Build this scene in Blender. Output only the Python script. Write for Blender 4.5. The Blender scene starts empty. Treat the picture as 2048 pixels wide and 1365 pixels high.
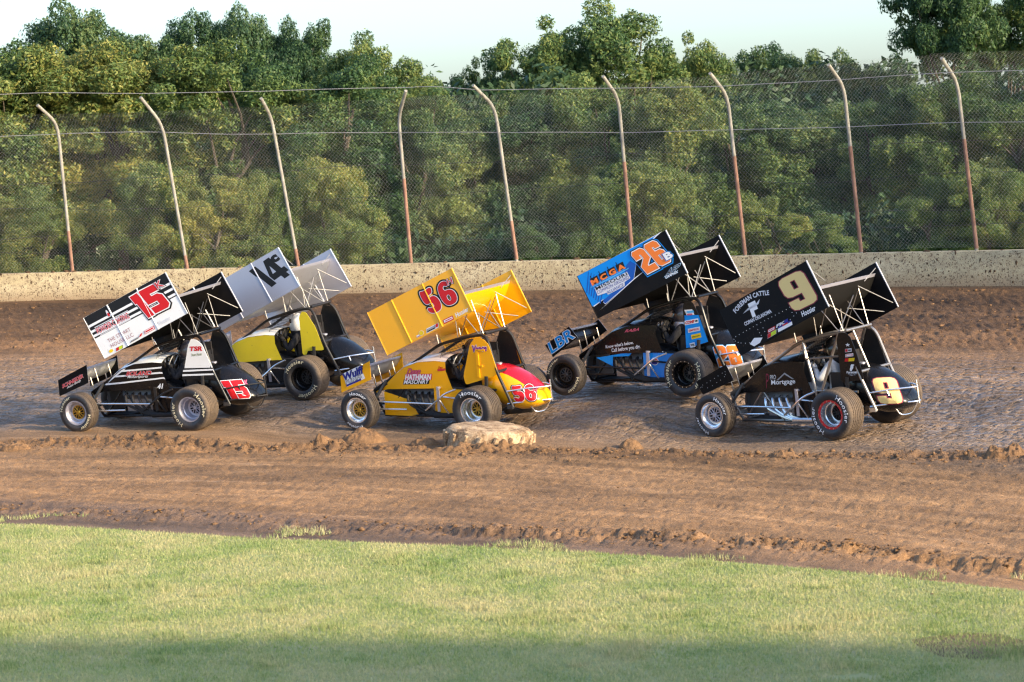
import bpy, bmesh, math, random
import numpy as np
from mathutils import Vector, Matrix
from mathutils.bvhtree import BVHTree

random.seed(7); rng = np.random.default_rng(11)
scene = bpy.context.scene
COL = scene.collection
R_ = math.radians

# ------------------------------------------------------------------ camera, sky, sun, exposure
FPX = 5500.0
CAM_H = 4.2
PITCH = math.atan(352 / 5500.0); ROLL = R_(2.08)
fw = Vector((0, math.cos(PITCH), -math.sin(PITCH))); rt = Vector((1, 0, 0)); up = rt.cross(fw)
rt2 = rt * math.cos(ROLL) - up * math.sin(ROLL); up2 = rt * math.sin(ROLL) + up * math.cos(ROLL)
cam_d = bpy.data.cameras.new('camera'); cam = bpy.data.objects.new('camera', cam_d); COL.objects.link(cam)
m = Matrix.Identity(4)
for i in range(3):
    m[i][0] = rt2[i]; m[i][1] = up2[i]; m[i][2] = -fw[i]
m[2][3] = CAM_H
cam.matrix_world = m
cam_d.sensor_width = 36.0; cam_d.lens = 36.0 * FPX / 2048.0
cam_d.clip_start = 0.5; cam_d.clip_end = 6000
cam_d.dof.use_dof = True; cam_d.dof.focus_distance = 43.0; cam_d.dof.aperture_fstop = 4.0
scene.camera = cam

SUN_AZ = R_(-38.0)      # measured from +X (picture right), negative = towards the camera
SUN_EL = R_(22.0)
sdir = Vector((math.cos(SUN_AZ) * math.cos(SUN_EL), math.sin(SUN_AZ) * math.cos(SUN_EL), math.sin(SUN_EL)))
world = bpy.data.worlds.new('World'); scene.world = world; world.use_nodes = True
wn = world.node_tree.nodes; wl = world.node_tree.links
sky = wn.new('ShaderNodeTexSky'); sky.sky_type = 'NISHITA'; sky.sun_disc = False
sky.sun_elevation = SUN_EL; sky.sun_rotation = math.pi / 2 - SUN_AZ
sky.air_density = 1.0; sky.dust_density = 2.35; sky.ozone_density = 3.6
bg = wn['Background']; bg.inputs['Strength'].default_value = 0.15
wl.new(sky.outputs['Color'], bg.inputs['Color'])
sun_d = bpy.data.lights.new('sun', 'SUN'); sun_d.energy = 2.6; sun_d.angle = R_(2.5); sun_d.color = (1.0, 0.80, 0.50)   # hazy low sun: soft shadows
sun = bpy.data.objects.new('sun', sun_d); COL.objects.link(sun)
sun.rotation_euler = sdir.to_track_quat('Z', 'Y').to_euler()
scene.view_settings.view_transform = 'Standard'; scene.view_settings.look = 'None'
scene.view_settings.gamma = 1.0; scene.view_settings.use_curve_mapping = False
scene.view_settings.exposure = 1.52
scene.cycles.use_denoising = True
scene.cycles.pixel_filter_type = 'BLACKMAN_HARRIS'; scene.cycles.filter_width = 1.3
scene.cycles.sample_clamp_indirect = 4.0
try:
    scene.cycles.denoiser = 'OPENIMAGEDENOISE'; scene.cycles.denoising_input_passes = 'RGB_ALBEDO_NORMAL'
    scene.cycles.denoising_prefilter = 'NONE'
except Exception: pass
scene.cycles.max_bounces = 4; scene.cycles.transparent_max_bounces = 6
scene.cycles.diffuse_bounces = 2; scene.cycles.glossy_bounces = 2; scene.cycles.transmission_bounces = 2

# ------------------------------------------------------------------ materials
def S(c):   # sRGB 0-255 -> linear
    return tuple(((v / 255) / 12.92 if v / 255 <= 0.04045 else ((v / 255 + 0.055) / 1.055) ** 2.4) for v in c)
class NT:
    def __init__(s, name):
        s.m = bpy.data.materials.new(name); s.m.use_nodes = True
        s.t = s.m.node_tree; s.n = s.t.nodes; s.l = s.t.links
        s.p = s.n['Principled BSDF']; s.out = s.n['Material Output']
    def node(s, t, **kw):
        n = s.n.new('ShaderNode' + t)
        for k, v in kw.items():
            if k in n.inputs: n.inputs[k].default_value = v
            else: setattr(n, k, v)
        return n
    def link(s, a, b): s.l.new(a, b)
    def noise(s, vec, scale, detail=4, rough=0.55, dist=0.0):
        n = s.node('TexNoise'); n.inputs['Scale'].default_value = scale; n.inputs['Detail'].default_value = detail
        n.inputs['Roughness'].default_value = rough; n.inputs['Distortion'].default_value = dist
        if vec is not None: s.link(vec, n.inputs['Vector'])
        return n
    def ramp(s, fac, stops):
        r = s.node('ValToRGB'); e = r.color_ramp.elements
        while len(e) > 1: e.remove(e[-1])
        e[0].position = stops[0][0]; c = stops[0][1]; e[0].color = (*c, 1) if len(c) == 3 else c
        for p, c in stops[1:]:
            q = e.new(p); q.color = (*c, 1) if len(c) == 3 else c
        s.link(fac, r.inputs['Fac']); return r
    def mix(s, fac, a, b, blend='MIX'):
        n = s.node('Mix', data_type='RGBA', blend_type=blend)
        for i, v in ((0, fac), (6, a), (7, b)):
            if hasattr(v, 'is_linked'): s.link(v, n.inputs[i])
            elif isinstance(v, (int, float)): n.inputs[i].default_value = v
            else: n.inputs[i].default_value = (*v, 1)
        return n.outputs[2]
    def math(s, op, a, b=0.0, clamp=False):
        n = s.node('Math', operation=op, use_clamp=clamp)
        for i, v in ((0, a), (1, b)):
            if hasattr(v, 'is_linked'): s.link(v, n.inputs[i])
            else: n.inputs[i].default_value = v
        return n.outputs[0]
    def maprange(s, v, a, b, c=0.0, d=1.0):
        n = s.node('MapRange'); n.inputs[1].default_value = a; n.inputs[2].default_value = b; n.inputs[3].default_value = c; n.inputs[4].default_value = d
        s.link(v, n.inputs[0]); return n.outputs[0]
    def bump(s, h, strength, dist=0.01):
        b = s.node('Bump'); b.inputs['Strength'].default_value = strength; b.inputs['Distance'].default_value = dist
        s.link(h, b.inputs['Height']); s.link(b.outputs[0], s.p.inputs['Normal']); return b
    def mapping(s, vec, scale):
        mp = s.node('Mapping'); mp.inputs['Scale'].default_value = scale; s.link(vec, mp.inputs['Vector']); return mp.outputs[0]

MATS = {}
DUST = (0.20, 0.125, 0.072)
def paint(name, col, rough=0.3, metal=0.0, coat=0.0, dust=0.25, spec=0.5):
    """painted / bare sheet with dust specks and a faint film"""
    if name in MATS: return MATS[name]
    t = NT(name); g = t.node('NewGeometry')
    n1 = t.noise(g.outputs['Position'], 3.5, 5, 0.6); n2 = t.noise(g.outputs['Position'], 70, 3, 0.6)
    film = t.maprange(n1.outputs[0], 0.45, 0.75, 0.0, dust * 0.55)
    spk = t.maprange(n2.outputs[0], 0.66, 0.72, 0.0, min(1.0, dust * 2.4))
    n3 = t.noise(g.outputs['Position'], 19, 5, 0.7, 0.4); blot = t.maprange(n3.outputs[0], 0.655, 0.685, 0.0, min(.9, dust * 4.0))
    f = t.math('MAXIMUM', t.math('MAXIMUM', film, spk), blot)
    c = t.mix(f, col, DUST); t.link(c, t.p.inputs['Base Color'])
    t.p.inputs['Metallic'].default_value = metal
    r = t.math('ADD', t.math('MULTIPLY', f, 0.5), rough, True); t.link(r, t.p.inputs['Roughness'])
    t.p.inputs['Coat Weight'].default_value = coat; t.p.inputs['Coat Roughness'].default_value = 0.06
    t.p.inputs['Specular IOR Level'].default_value = spec
    if metal > 0.5: t.bump(n2.outputs[0], 0.03, 0.002)
    MATS[name] = t.m; return t.m
def flat(name, col, rough=0.4, metal=0.0):
    if name in MATS: return MATS[name]
    t = NT(name); t.p.inputs['Base Color'].default_value = (*col, 1); t.p.inputs['Roughness'].default_value = rough; t.p.inputs['Metallic'].default_value = metal; t.p.inputs['Specular IOR Level'].default_value = .25
    g = t.node('NewGeometry'); n = t.noise(g.outputs['Position'], 40, 3)
    c = t.mix(t.maprange(n.outputs[0], 0.6, 0.8, 0, 0.12), col, DUST); t.link(c, t.p.inputs['Base Color'])
    MATS[name] = t.m; return t.m
def rubber(name, mud):
    if name in MATS: return MATS[name]
    t = NT(name); tc = t.node('TexCoord'); o = tc.outputs['Object']
    n1 = t.noise(o, 5.0, 6, 0.65); n2 = t.noise(o, 45, 4, 0.6)
    # tread rubs on the clay: mud follows distance from the hub (tyre shape), with a ragged edge
    sx = t.node('SeparateXYZ'); t.link(o, sx.inputs[0])
    rr = t.math('SQRT', t.math('ADD', t.math('MULTIPLY', sx.outputs[0], sx.outputs[0]), t.math('MULTIPLY', sx.outputs[2], sx.outputs[2])))
    at = t.node('Attribute', attribute_name='tread')
    k = t.math('ADD', t.math('MULTIPLY', at.outputs['Fac'], mud), t.math('MULTIPLY', t.math('SUBTRACT', n1.outputs[0], 0.5), 1.5), True)
    side = t.maprange(n1.outputs[0], 0.58, 0.8, 0.0, 0.16)
    f = t.math('MAXIMUM', k, side)
    base = t.mix(n2.outputs[0], (0.011, 0.012, 0.016), (0.022, 0.023, 0.028))
    mudc = t.mix(n2.outputs[0], (0.095, 0.066, 0.045), (0.175, 0.122, 0.078))
    t.link(t.mix(f, base, mudc), t.p.inputs['Base Color'])
    t.link(t.maprange(f, 0, 1, 0.46, 0.9), t.p.inputs['Roughness'])
    # cross cuts of the tread blocks by angle
    an = t.math('ARCTAN2', sx.outputs[2], sx.outputs[0])
    wv = t.math('SINE', t.math('MULTIPLY', an, 44.0))
    h = t.math('ADD', t.math('MULTIPLY', t.math('GREATER_THAN', wv, 0.55), t.math('MULTIPLY', at.outputs['Fac'], -1.0)), t.math('MULTIPLY', n2.outputs[0], 0.4))
    t.bump(h, 0.7, 0.008)
    MATS[name] = t.m; return t.m

def soil_tone(t, uv):
    """clay colours in track coordinates (u along the lap, v = radius)"""
    sep = t.node('SeparateXYZ'); t.link(uv, sep.inputs[0]); v = sep.outputs[1]
    st = t.mapping(uv, (0.10, 1.0, 1.0)); st2 = t.mapping(uv, (0.35, 1.0, 1.0)); st3 = t.mapping(uv, (0.06, 1.0, 1.0))
    a = t.noise(st, 3.0, 6, 0.62, 0.3); b = t.noise(uv, 1.3, 6, 0.65); c = t.noise(st2, 9.0, 5, 0.7); d = t.noise(st3, 0.9, 4, 0.55)
    return v, a, b, c, d
DC = {
'15_1': [(0.6032,0.3112),(0.6926,0.3141),(0.5456,0.9051)],
'15_5': [(0.7076,0.323),(0.8966,0.3078),(0.6504,0.9159)],
'15_K': [(0.8577,0.7598),(0.9291,0.7596),(0.8519,0.9113)],
'15_pc': [(0.0627,0.5379),(0.4464,0.5109),(0.0623,0.6655)],
'15_l1': [(0.0592,0.6861),(0.4599,0.6636),(0.0594,0.7031)],
'15_l2': [(0.0734,0.4815),(0.4472,0.4725),(0.0736,0.4984)],
'15_th': [(0.1189,0.2565),(0.3907,0.2513),(0.12,0.3409)],
'15_ho': [(0.122,0.1332),(0.3909,0.1248),(0.1231,0.2176)],
'15_y': [(0.0738,0.049),(0.1242,0.0452),(0.0747,0.1165)],
'15_ry': [(0.1474,0.0199),(0.2227,0.0143),(0.1633,0.0794)],
'15_gp': [(0.3216,0.0338),(0.4532,0.034),(0.3524,0.0853)],
'15_rd': [(0.5015,0.0405),(0.6241,0.0413),(0.5092,0.1171)],
'15_hs': [(0.6838,0.0602),(0.8221,0.0597),(0.6864,0.1424)],
'15_fl': [(0.2343,0.7464),(0.2762,0.7428),(0.2366,0.9157)],
'15_bo': [(1.3629,0.879),(0.8773,0.8844),(1.3406,0.9447)],
'15_mo': [(1.3501,0.8231),(0.9449,0.8302),(1.3364,0.875)],
'15_41': [(0.7841,0.6463),(0.6829,0.6528),(0.7681,0.7268)],
'15_blk': [(1.8441,0.7382),(1.6077,0.8739),(1.4463,0.9639),(1.3883,0.9919),(0.574,1.0574),(0.5741,0.597),(1.7653,0.6146),(2.0931,0.6194)],
'15_sa': [(1.4598,0.9642),(0.5656,1.0193),(0.5663,0.994),(1.4907,0.9357)],
'15_sb': [(1.6077,0.8739),(0.5698,0.9366),(0.5695,0.9078),(1.6523,0.8456)],
'15_sc': [(1.8577,0.7384),(0.5682,0.8468),(0.5672,0.8238),(1.8271,0.7123)],
'15_sn': [(2.5828,0.7013),(2.1522,0.8756),(2.5884,0.76)],
'15_ab': [(2.4959,0.6801),(2.1961,0.8063),(2.5037,0.7236)],
'15_ts': [(0.075,1.2664),(-0.1492,1.2664),(0.0664,1.3334)],
'15_st': [(0.056,1.1771),(-0.1394,1.1899),(0.0557,1.2227)],
'15_tail': [(-0.4988,0.4396),(-0.8947,0.4569),(-0.3525,0.7342)],
'15_tk': [(-0.8086,0.6512),(-0.8712,0.6544),(-0.7813,0.7398)],
'15_dk': [(0.4667,0.7247),(0.5742,0.7163),(0.4836,0.8363)],
'14_1': [(0.7127,0.2888),(0.7983,0.3154),(0.5953,0.865)],
'14_4': [(0.8102,0.2988),(1.0034,0.338),(0.6989,0.8806)],
'14_c': [(0.8865,0.744),(0.9489,0.7556),(0.8712,0.8793)],
'56_5': [(0.593,0.3159),(0.7482,0.302),(0.5829,0.8651)],
'56_6': [(0.7726,0.3074),(0.9297,0.2904),(0.7647,0.8298)],
'56_H': [(0.8952,0.6936),(0.9503,0.6896),(0.9058,0.8129)],
'56_hs': [(0.8252,-0.0033),(0.9697,0.0006),(0.8304,0.0874)],
'56_rd': [(0.6798,-0.0104),(0.7935,-0.0167),(0.6847,0.0794)],
'56_gr': [(0.4721,-0.0209),(0.6154,-0.0212),(0.49,0.0683)],
'56_yc': [(0.3977,-0.0068),(0.4473,-0.0111),(0.4016,0.0891)],
'56_yw': [(0.3636,-0.0029),(0.4024,-0.0039),(0.3663,0.0404)],
'56_de': [(1.4146,0.8581),(1.152,0.8742),(1.3981,0.9516)],
'56_ha': [(1.4525,0.7812),(0.9579,0.7945),(1.432,0.8621)],
'56_ma': [(1.4925,0.7084),(1.0045,0.7263),(1.4707,0.7767)],
'56_sm': [(0.8158,0.9186),(0.6146,0.9316),(0.8131,1.0007)],
'56_va': [(0.1008,1.2467),(-0.1554,1.2613),(0.1073,1.3381)],
'56_wu': [(2.5855,0.7562),(2.1819,0.8991),(2.6098,0.8686)],
'56_pu': [(2.5554,0.7023),(2.2355,0.8152),(2.5753,0.7563)],
'56_nb': [(2.549,0.6648),(2.2497,0.7735),(2.5562,0.6939)],
'56_bg': [(2.5443,0.6607),(2.1657,0.8079),(2.6251,0.8684)],
'56_tail': [(-0.5095,0.4399),(-0.9212,0.4703),(-0.4633,0.6932)],
'56_tH': [(-0.8579,0.5893),(-0.9246,0.5967),(-0.8423,0.6649)],
'26_blue': [(0.0206,0.9892),(0.9396,1.0088),(0.8319,0.952),(0.5833,0.8005),(0.5892,0.6511),(0.4997,0.3899),(0.1325,0.1989),(0.1186,0.2533),(0.1385,0.304),(0.0155,0.2581)],
'26_dark': [(0.497,0.7264),(0.5494,0.7702),(0.584,0.6519),(0.4988,0.3988),(0.1395,0.2122),(0.1244,0.2551),(0.1407,0.297),(0.3722,0.3986)],
'26_str': [(0.6266,0.4445),(0.4982,0.3836),(0.0465,0.13),(0.5124,0.4112)],
'26_wl': [(0.9629,1.0119),(0.8363,0.9392),(0.5788,0.7815),(0.5855,0.8093),(0.8343,0.9621),(0.9367,1.0121)],
'26_2': [(0.6475,0.3587),(0.7783,0.3608),(0.5844,0.906)],
'26_6': [(0.7921,0.3744),(0.9257,0.3758),(0.7304,0.9227)],
'26_B': [(0.8836,0.4338),(0.9512,0.435),(0.8768,0.5706)],
'26_mc': [(0.1034,0.6716),(0.4748,0.6818),(0.1052,0.7754)],
'26_mb': [(0.0942,0.6654),(0.4848,0.6759),(0.098,0.8102)],
'26_sw': [(0.0674,0.6507),(0.2945,0.6486),(0.5136,0.6529),(0.4984,0.6374),(0.2915,0.6199),(0.0952,0.6372)],
'26_mi': [(0.1183,0.5407),(0.4641,0.5264),(0.1177,0.6085)],
'26_co': [(0.111,0.4558),(0.4667,0.4489),(0.1137,0.5216)],
'26_al': [(0.2004,0.3629),(0.3844,0.3603),(0.2028,0.4272)],
'26_wb': [(0.1075,0.6081),(0.4741,0.5998),(0.4755,0.4474),(0.4063,0.4291),(0.3899,0.3513),(0.1998,0.3508),(0.1967,0.4019),(0.1031,0.4291)],
'26_af': [(0.7933,0.1523),(0.9428,0.1528),(0.8383,0.2459)],
'26_gx': [(0.7878,0.0983),(0.9266,0.0947),(0.7915,0.1448)],
'26_kn': [(1.6035,0.7143),(1.0734,0.7906),(1.6045,0.7648)],
'26_ca': [(1.4941,0.6513),(0.9566,0.7176),(1.4942,0.7145)],
'26_ra': [(1.2258,0.9706),(0.9667,0.9995),(1.2056,1.0145)],
'26_bl1': [(1.7856,0.5661),(1.0996,0.665),(1.1769,0.5956),(1.475,0.5841),(1.4865,0.4324)],
'26_bl2': [(0.9512,0.6089),(0.5895,0.6683),(0.4593,0.6686),(0.5964,0.4123),(0.8897,0.375)],
'26_sd': [(0.7829,0.4634),(0.6519,0.4641),(0.7755,0.5636)],
'26_blu': [(0.118,1.1634),(-0.1266,1.1951),(-0.2904,0.802),(0.0992,0.7259)],
'26_cp': [(0.1193,1.0853),(-0.1259,1.1248),(0.1186,1.1546)],
'26_si': [(0.0678,0.9655),(-0.1486,1.0029),(0.0704,1.0285)],
'26_ye': [(0.0108,0.8647),(-0.1625,0.8986),(0.0201,0.934)],
'26_wx': [(0.0416,0.7323),(-0.0482,0.7514),(0.0552,0.8017)],
'26_no': [(0.0703,1.2299),(-0.083,1.2418),(0.1107,1.3245)],
'26_lbr': [(2.5538,0.6449),(2.1129,0.9001),(2.6157,0.8044)],
'26_tail': [(-0.3653,0.425),(-0.7886,0.4336),(-0.2738,0.7396)],
'9_9': [(0.6713,0.2364),(0.9423,0.2056),(0.6485,0.9358)],
'9_fc': [(0.1393,0.7836),(0.2362,0.8579),(0.337,0.8843),(0.4353,0.8507),(0.5239,0.7733)],
'9_F': [(0.2855,0.5679),(0.3465,0.5601),(0.2979,0.8104)],
'9_fs': [(0.2028,0.7094),(0.2625,0.7516),(0.326,0.7604),(0.3775,0.7626),(0.4194,0.8002),(0.3896,0.7301),(0.3442,0.7116),(0.2786,0.7342),(0.2388,0.7385)],
'9_co': [(0.17,0.4788),(0.4703,0.4497),(0.1722,0.5482)],
'9_hs': [(0.7255,0.0787),(0.8713,0.0641),(0.7335,0.1807)],
'9_s1': [(0.3217,0.0414),(0.4181,0.0445),(0.3389,0.1095)],
'9_s2': [(0.3435,0.1277),(0.4258,0.1226),(0.36,0.1928)],
'9_fk': [(0.4338,0.047),(0.6017,0.0399),(0.4563,0.1956)],
'9_ck': [(0.1326,0.1164),(0.1997,0.1804),(0.2777,0.1073),(0.2307,0.0416),(0.1632,0.0359)],
'9_riv': [(0.0081,0.3545),(0.036,0.3831),(0.0781,0.3869),(0.1241,0.3863),(0.1625,0.3842),(0.2,0.3829),(0.2409,0.3836),(0.2814,0.3828),(0.3269,0.3823),(0.3696,0.3789),(0.4118,0.3779),(0.4511,0.374),(0.4904,0.3702),(0.5319,0.3677),(0.571,0.3639),(0.6123,0.3576),(0.0126,0.3109),(0.0328,0.2605),(0.0568,0.2215),(0.0961,0.1742),(0.1383,0.1392),(0.2683,0.2907),(0.2708,0.2205),(0.2753,0.1579),(0.3239,0.2699),(0.3245,0.1922),(0.6543,0.3658),(0.651,0.2545),(0.6514,0.1775),(0.6881,0.2049),(0.7325,0.2238),(0.605,0.151)],
'9_pro': [(1.3031,0.8188),(1.1935,0.8267),(1.2983,0.8844)],
'9_mo': [(1.2907,0.7217),(0.8448,0.7448),(1.2864,0.8096)],
'9_ch': [(1.1859,0.8097),(1.0204,0.9233),(0.8556,0.8268),(0.8909,0.8268),(1.0268,0.8972),(1.1503,0.8097)],
'9_p': [(1.3961,0.6847),(1.3399,0.6914),(1.3734,0.908)],
'9_or': [(0.7193,0.7669),(0.5969,0.7671),(0.7138,0.8124)],
'9_a1': [(-0.1145,1.2207),(-0.2314,1.2302),(-0.1202,1.2692)],
'9_a2': [(-0.1137,1.1479),(-0.2514,1.1638),(-0.119,1.1926)],
'9_a3': [(-0.0908,1.0841),(-0.2616,1.0923),(-0.1041,1.1313)],
'9_ri': [(-0.1517,0.9433),(-0.245,0.9495),(-0.1636,1.0455)],
'9_t1': [(-0.1096,0.9139),(-0.2956,0.9214),(-0.11,0.9433)],
'9_t2': [(-0.131,0.8985),(-0.2889,0.9035),(-0.1328,0.9139)],
'9_t3': [(-0.1596,0.878),(-0.2604,0.8831),(-0.1613,0.8934)],
'9_st': [(-0.1263,1.2998),(-0.2143,1.2991),(-0.1331,1.3572)],
'9_tail': [(-0.5307,0.4486),(-0.9369,0.4602),(-0.4308,0.8185)],
'9_nr': [(2.5653,0.7066),(2.5196,0.7491),(2.4353,0.781),(2.3645,0.8127),(2.2802,0.8487),(2.209,0.8866),(2.1243,0.9286),(2.0688,0.9495),(2.5371,0.7173),(2.4315,0.707),(2.3341,0.7389),(2.2484,0.7854),(2.1694,0.8234),(2.0913,0.876),(2.0689,0.9075)],
}
def clay():
    t = NT('clay'); uvn = t.node('UVMap', uv_map='lap'); uv = uvn.outputs[0]
    v, a, b, c, d = soil_tone(t, uv)
    wob = t.math('MULTIPLY', t.math('SUBTRACT', d.outputs[0], 0.5), 3.0)
    vv = t.maprange(t.math('ADD', v, wob), 26.0, 50.0)
    base = t.ramp(vv, [(0.0, (0.205, 0.130, 0.085)), (0.10, (0.225, 0.135, 0.080)), (0.17, (0.365, 0.198, 0.086)), (0.33, (0.385, 0.212, 0.094)), (0.40, (0.30, 0.165, 0.072)),
                       (0.47, (0.272, 0.174, 0.103)), (0.60, (0.292, 0.186, 0.110)), (0.70, (0.300, 0.170, 0.081)), (0.78, (0.245, 0.130, 0.060)), (0.86, (0.130, 0.070, 0.034)), (0.95, (0.122, 0.066, 0.033)), (1.0, (0.22, 0.135, 0.075))])
    k1 = t.maprange(a.outputs[0], 0.32, 0.68, 0.66, 1.22)
    k2 = t.maprange(b.outputs[0], 0.3, 0.7, 0.82, 1.16)
    fine = t.noise(uv, 26, 5, 0.7)
    k3 = t.maprange(fine.outputs[0], 0.3, 0.7, 0.72, 1.22)
    k = t.math('MULTIPLY', t.math('MULTIPLY', k1, k2), k3)
    pat = t.noise(t.mapping(uv, (0.22, 1.0, 1.0)), 0.75, 5, 0.6, 0.6)
    k = t.math('MULTIPLY', k, t.maprange(pat.outputs[0], 0.36, 0.62, 0.60, 1.12))
    comb = t.node('CombineXYZ')
    for i in range(3): t.link(k, comb.inputs[i])
    col = t.mix(1.0, base.outputs[0], comb.outputs[0], 'MULTIPLY')
    # damp, slicked lane patches; their grey also paints in reflected sky sheen
    lane = t.math('MULTIPLY', t.maprange(v, 36.8, 38.5), t.maprange(v, 44.5, 42.0))
    wet_sheen = t.math('MULTIPLY', lane, t.maprange(c.outputs[0], 0.44, 0.60), True)
    col2 = t.mix(t.math('MULTIPLY', wet_sheen, 0.42), col, (0.205, 0.175, 0.165))
    # pale dried streak on the apron and light grit
    dry = t.math('MULTIPLY', t.maprange(a.outputs[0], 0.6, 0.72), t.math('MULTIPLY', t.maprange(v, 29.5, 31.0), t.maprange(v, 35.0, 33.5)))
    col3 = t.mix(t.math('MULTIPLY', dry, 0.5), col2, (0.38, 0.24, 0.145))
    wr = t.node('Attribute', attribute_name='windrow')
    col3 = t.mix(t.math('MULTIPLY', wr.outputs['Fac'], 0.85), col3, t.mix(fine.outputs[0], (0.13, 0.068, 0.031), (0.27, 0.148, 0.068)))
    wet_sheen = t.math('MULTIPLY', wet_sheen, t.math('SUBTRACT', 1.0, wr.outputs['Fac']))
    t.link(col3, t.p.inputs['Base Color'])
    t.link(t.maprange(wet_sheen, 0, 1, 0.85, 0.36), t.p.inputs['Roughness'])
    t.link(t.maprange(wet_sheen, 0, 1, 0.35, 0.9), t.p.inputs['Specular IOR Level'])
    st = t.mapping(uv, (0.55, 1.0, 1.0))
    vo = t.node('TexVoronoi'); vo.inputs['Scale'].default_value = 9.0; t.link(st, vo.inputs['Vector'])
    pock = t.math('MULTIPLY', t.maprange(vo.outputs['Distance'], 0.0, 0.45), lane)
    br = t.node('TexBrick'); br.offset = .5; br.inputs['Scale'].default_value = 1.0; br.inputs['Brick Width'].default_value = .19; br.inputs['Row Height'].default_value = .21; br.inputs['Mortar Size'].default_value = .035; br.inputs['Mortar Smooth'].default_value = .6
    dsp = t.node('VectorMath', operation='ADD'); nz = t.noise(uv, 2.2, 3, .6); sc = t.node('VectorMath', operation='SCALE'); t.link(nz.outputs[1], sc.inputs[0]); sc.inputs['Scale'].default_value = .35; t.link(uv, dsp.inputs[0]); t.link(sc.outputs[0], dsp.inputs[1]); t.link(dsp.outputs[0], br.inputs['Vector'])
    tread = t.math('MULTIPLY', br.outputs['Fac'], t.math('MULTIPLY', lane, t.maprange(b.outputs[0], .38, .55)))
    pock = t.math('ADD', pock, t.math('MULTIPLY', tread, .8))
    h = t.math('ADD', t.math('MULTIPLY', pock, 2.0), t.math('ADD', fine.outputs[0], t.math('MULTIPLY', c.outputs[0], 1.0)))
    t.bump(h, 0.95, 0.035)
    return t.m
def lump_clay():
    t = NT('lump_clay'); g = t.node('NewGeometry'); n = t.noise(g.outputs['Position'], 9, 5, 0.7); n2 = t.noise(g.outputs['Position'], 60, 4, 0.7)
    c = t.ramp(n.outputs[0], [(0.3, (0.115, 0.061, 0.028)), (0.55, (0.205, 0.110, 0.048)), (0.75, (0.285, 0.158, 0.072))])
    t.link(c.outputs[0], t.p.inputs['Base Color']); t.p.inputs['Roughness'].default_value = 0.9
    t.bump(n2.outputs[0], 0.8, 0.02); return t.m
def concrete():
    t = NT('muddy_concrete'); uv = t.node('UVMap', uv_map='wall').outputs[0]
    big = t.noise(t.mapping(uv, (0.35, 1, 1)), 1.6, 5, 0.6); mid = t.noise(uv, 6, 5, 0.65); sm = t.noise(uv, 34, 4, 0.6)
    base = t.ramp(big.outputs[0], [(0.3, (0.36, 0.282, 0.158)), (0.5, (0.49, 0.395, 0.228)), (0.72, (0.56, 0.465, 0.30))])
    k = t.mix(t.maprange(mid.outputs[0], 0.38, 0.66, 0, 0.75), base.outputs[0], (0.335, 0.255, 0.15))
    sep = t.node('SeparateXYZ'); t.link(uv, sep.inputs[0])
    # thrown mud: streaked spots, more of them low on the wall
    st = t.mapping(uv, (1.0, 0.75, 1.0)); vo = t.node('TexVoronoi'); vo.inputs['Scale'].default_value = 33; vo.inputs['Randomness'].default_value = 1; t.link(st, vo.inputs['Vector'])
    wb = t.math('ADD', vo.outputs['Distance'], t.math('MULTIPLY', t.math('SUBTRACT', sm.outputs[0], 0.5), 0.5))
    pick = t.node('SeparateColor'); t.link(vo.outputs['Color'], pick.inputs[0])
    rad = t.math('MULTIPLY', t.maprange(pick.outputs[0], 0.10, 1.0, 0.06, 0.50), t.maprange(mid.outputs[0], 0.35, 0.6, 0.6, 1.15))
    spot = t.math('LESS_THAN', wb, rad)
    vo2 = t.node('TexVoronoi'); vo2.inputs['Scale'].default_value = 70; t.link(st, vo2.inputs['Vector'])
    spot2 = t.math('MULTIPLY', t.math('LESS_THAN', vo2.outputs['Distance'], 0.30), t.math('GREATER_THAN', sm.outputs[0], 0.46))
    low = t.maprange(t.math('ADD', sep.outputs[1], t.math('MULTIPLY', t.math('SUBTRACT', mid.outputs[0], 0.5), 0.35)), 0.24, -0.05, 0, 0.9)
    f = t.math('MAXIMUM', t.math('MAXIMUM', spot, spot2), 0.0)
    c = t.mix(low, k, (0.30, 0.20, 0.115)); c = t.mix(t.math('MULTIPLY', f, 0.8), c, (0.14, 0.085, 0.05))
    t.link(c, t.p.inputs['Base Color']); t.p.inputs['Roughness'].default_value = 0.92
    t.bump(t.math('ADD', t.math('MULTIPLY', f, 1.2), sm.outputs[0]), 0.6, 0.015)
    return t.m
def leafmat(name, c0, c1, c2, tr=0.25):
    t = NT(name); g = t.node('NewGeometry')
    oi = t.node('ObjectInfo')
    r = t.math('FRACT', t.math('ADD', g.outputs['Random Per Island'], 0.0))
    n = t.noise(g.outputs['Position'], 0.55, 3, 0.5)
    f = t.math('ADD', t.math('MULTIPLY', r, 0.55), t.math('ADD', t.math('MULTIPLY', t.math('SUBTRACT', n.outputs[0], 0.5), 1.1), t.math('MULTIPLY', t.math('SUBTRACT', oi.outputs['Random'], 0.5), 0.3)))
    c = t.ramp(t.math('ADD', f, 0.2), [(0.12, c0), (0.5, c1), (0.92, c2)])
    t.link(c.outputs[0], t.p.inputs['Base Color']); t.p.inputs['Roughness'].default_value = 0.55; t.p.inputs['Specular IOR Level'].default_value = 0.35
    tl = t.node('BsdfTranslucent'); t.link(c.outputs[0], tl.inputs[0])
    mx = t.node('MixShader'); mx.inputs[0].default_value = tr
    t.link(t.p.outputs[0], mx.inputs[1]); t.link(tl.outputs[0], mx.inputs[2]); t.link(mx.outputs[0], t.out.inputs[0])
    return t.m
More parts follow.
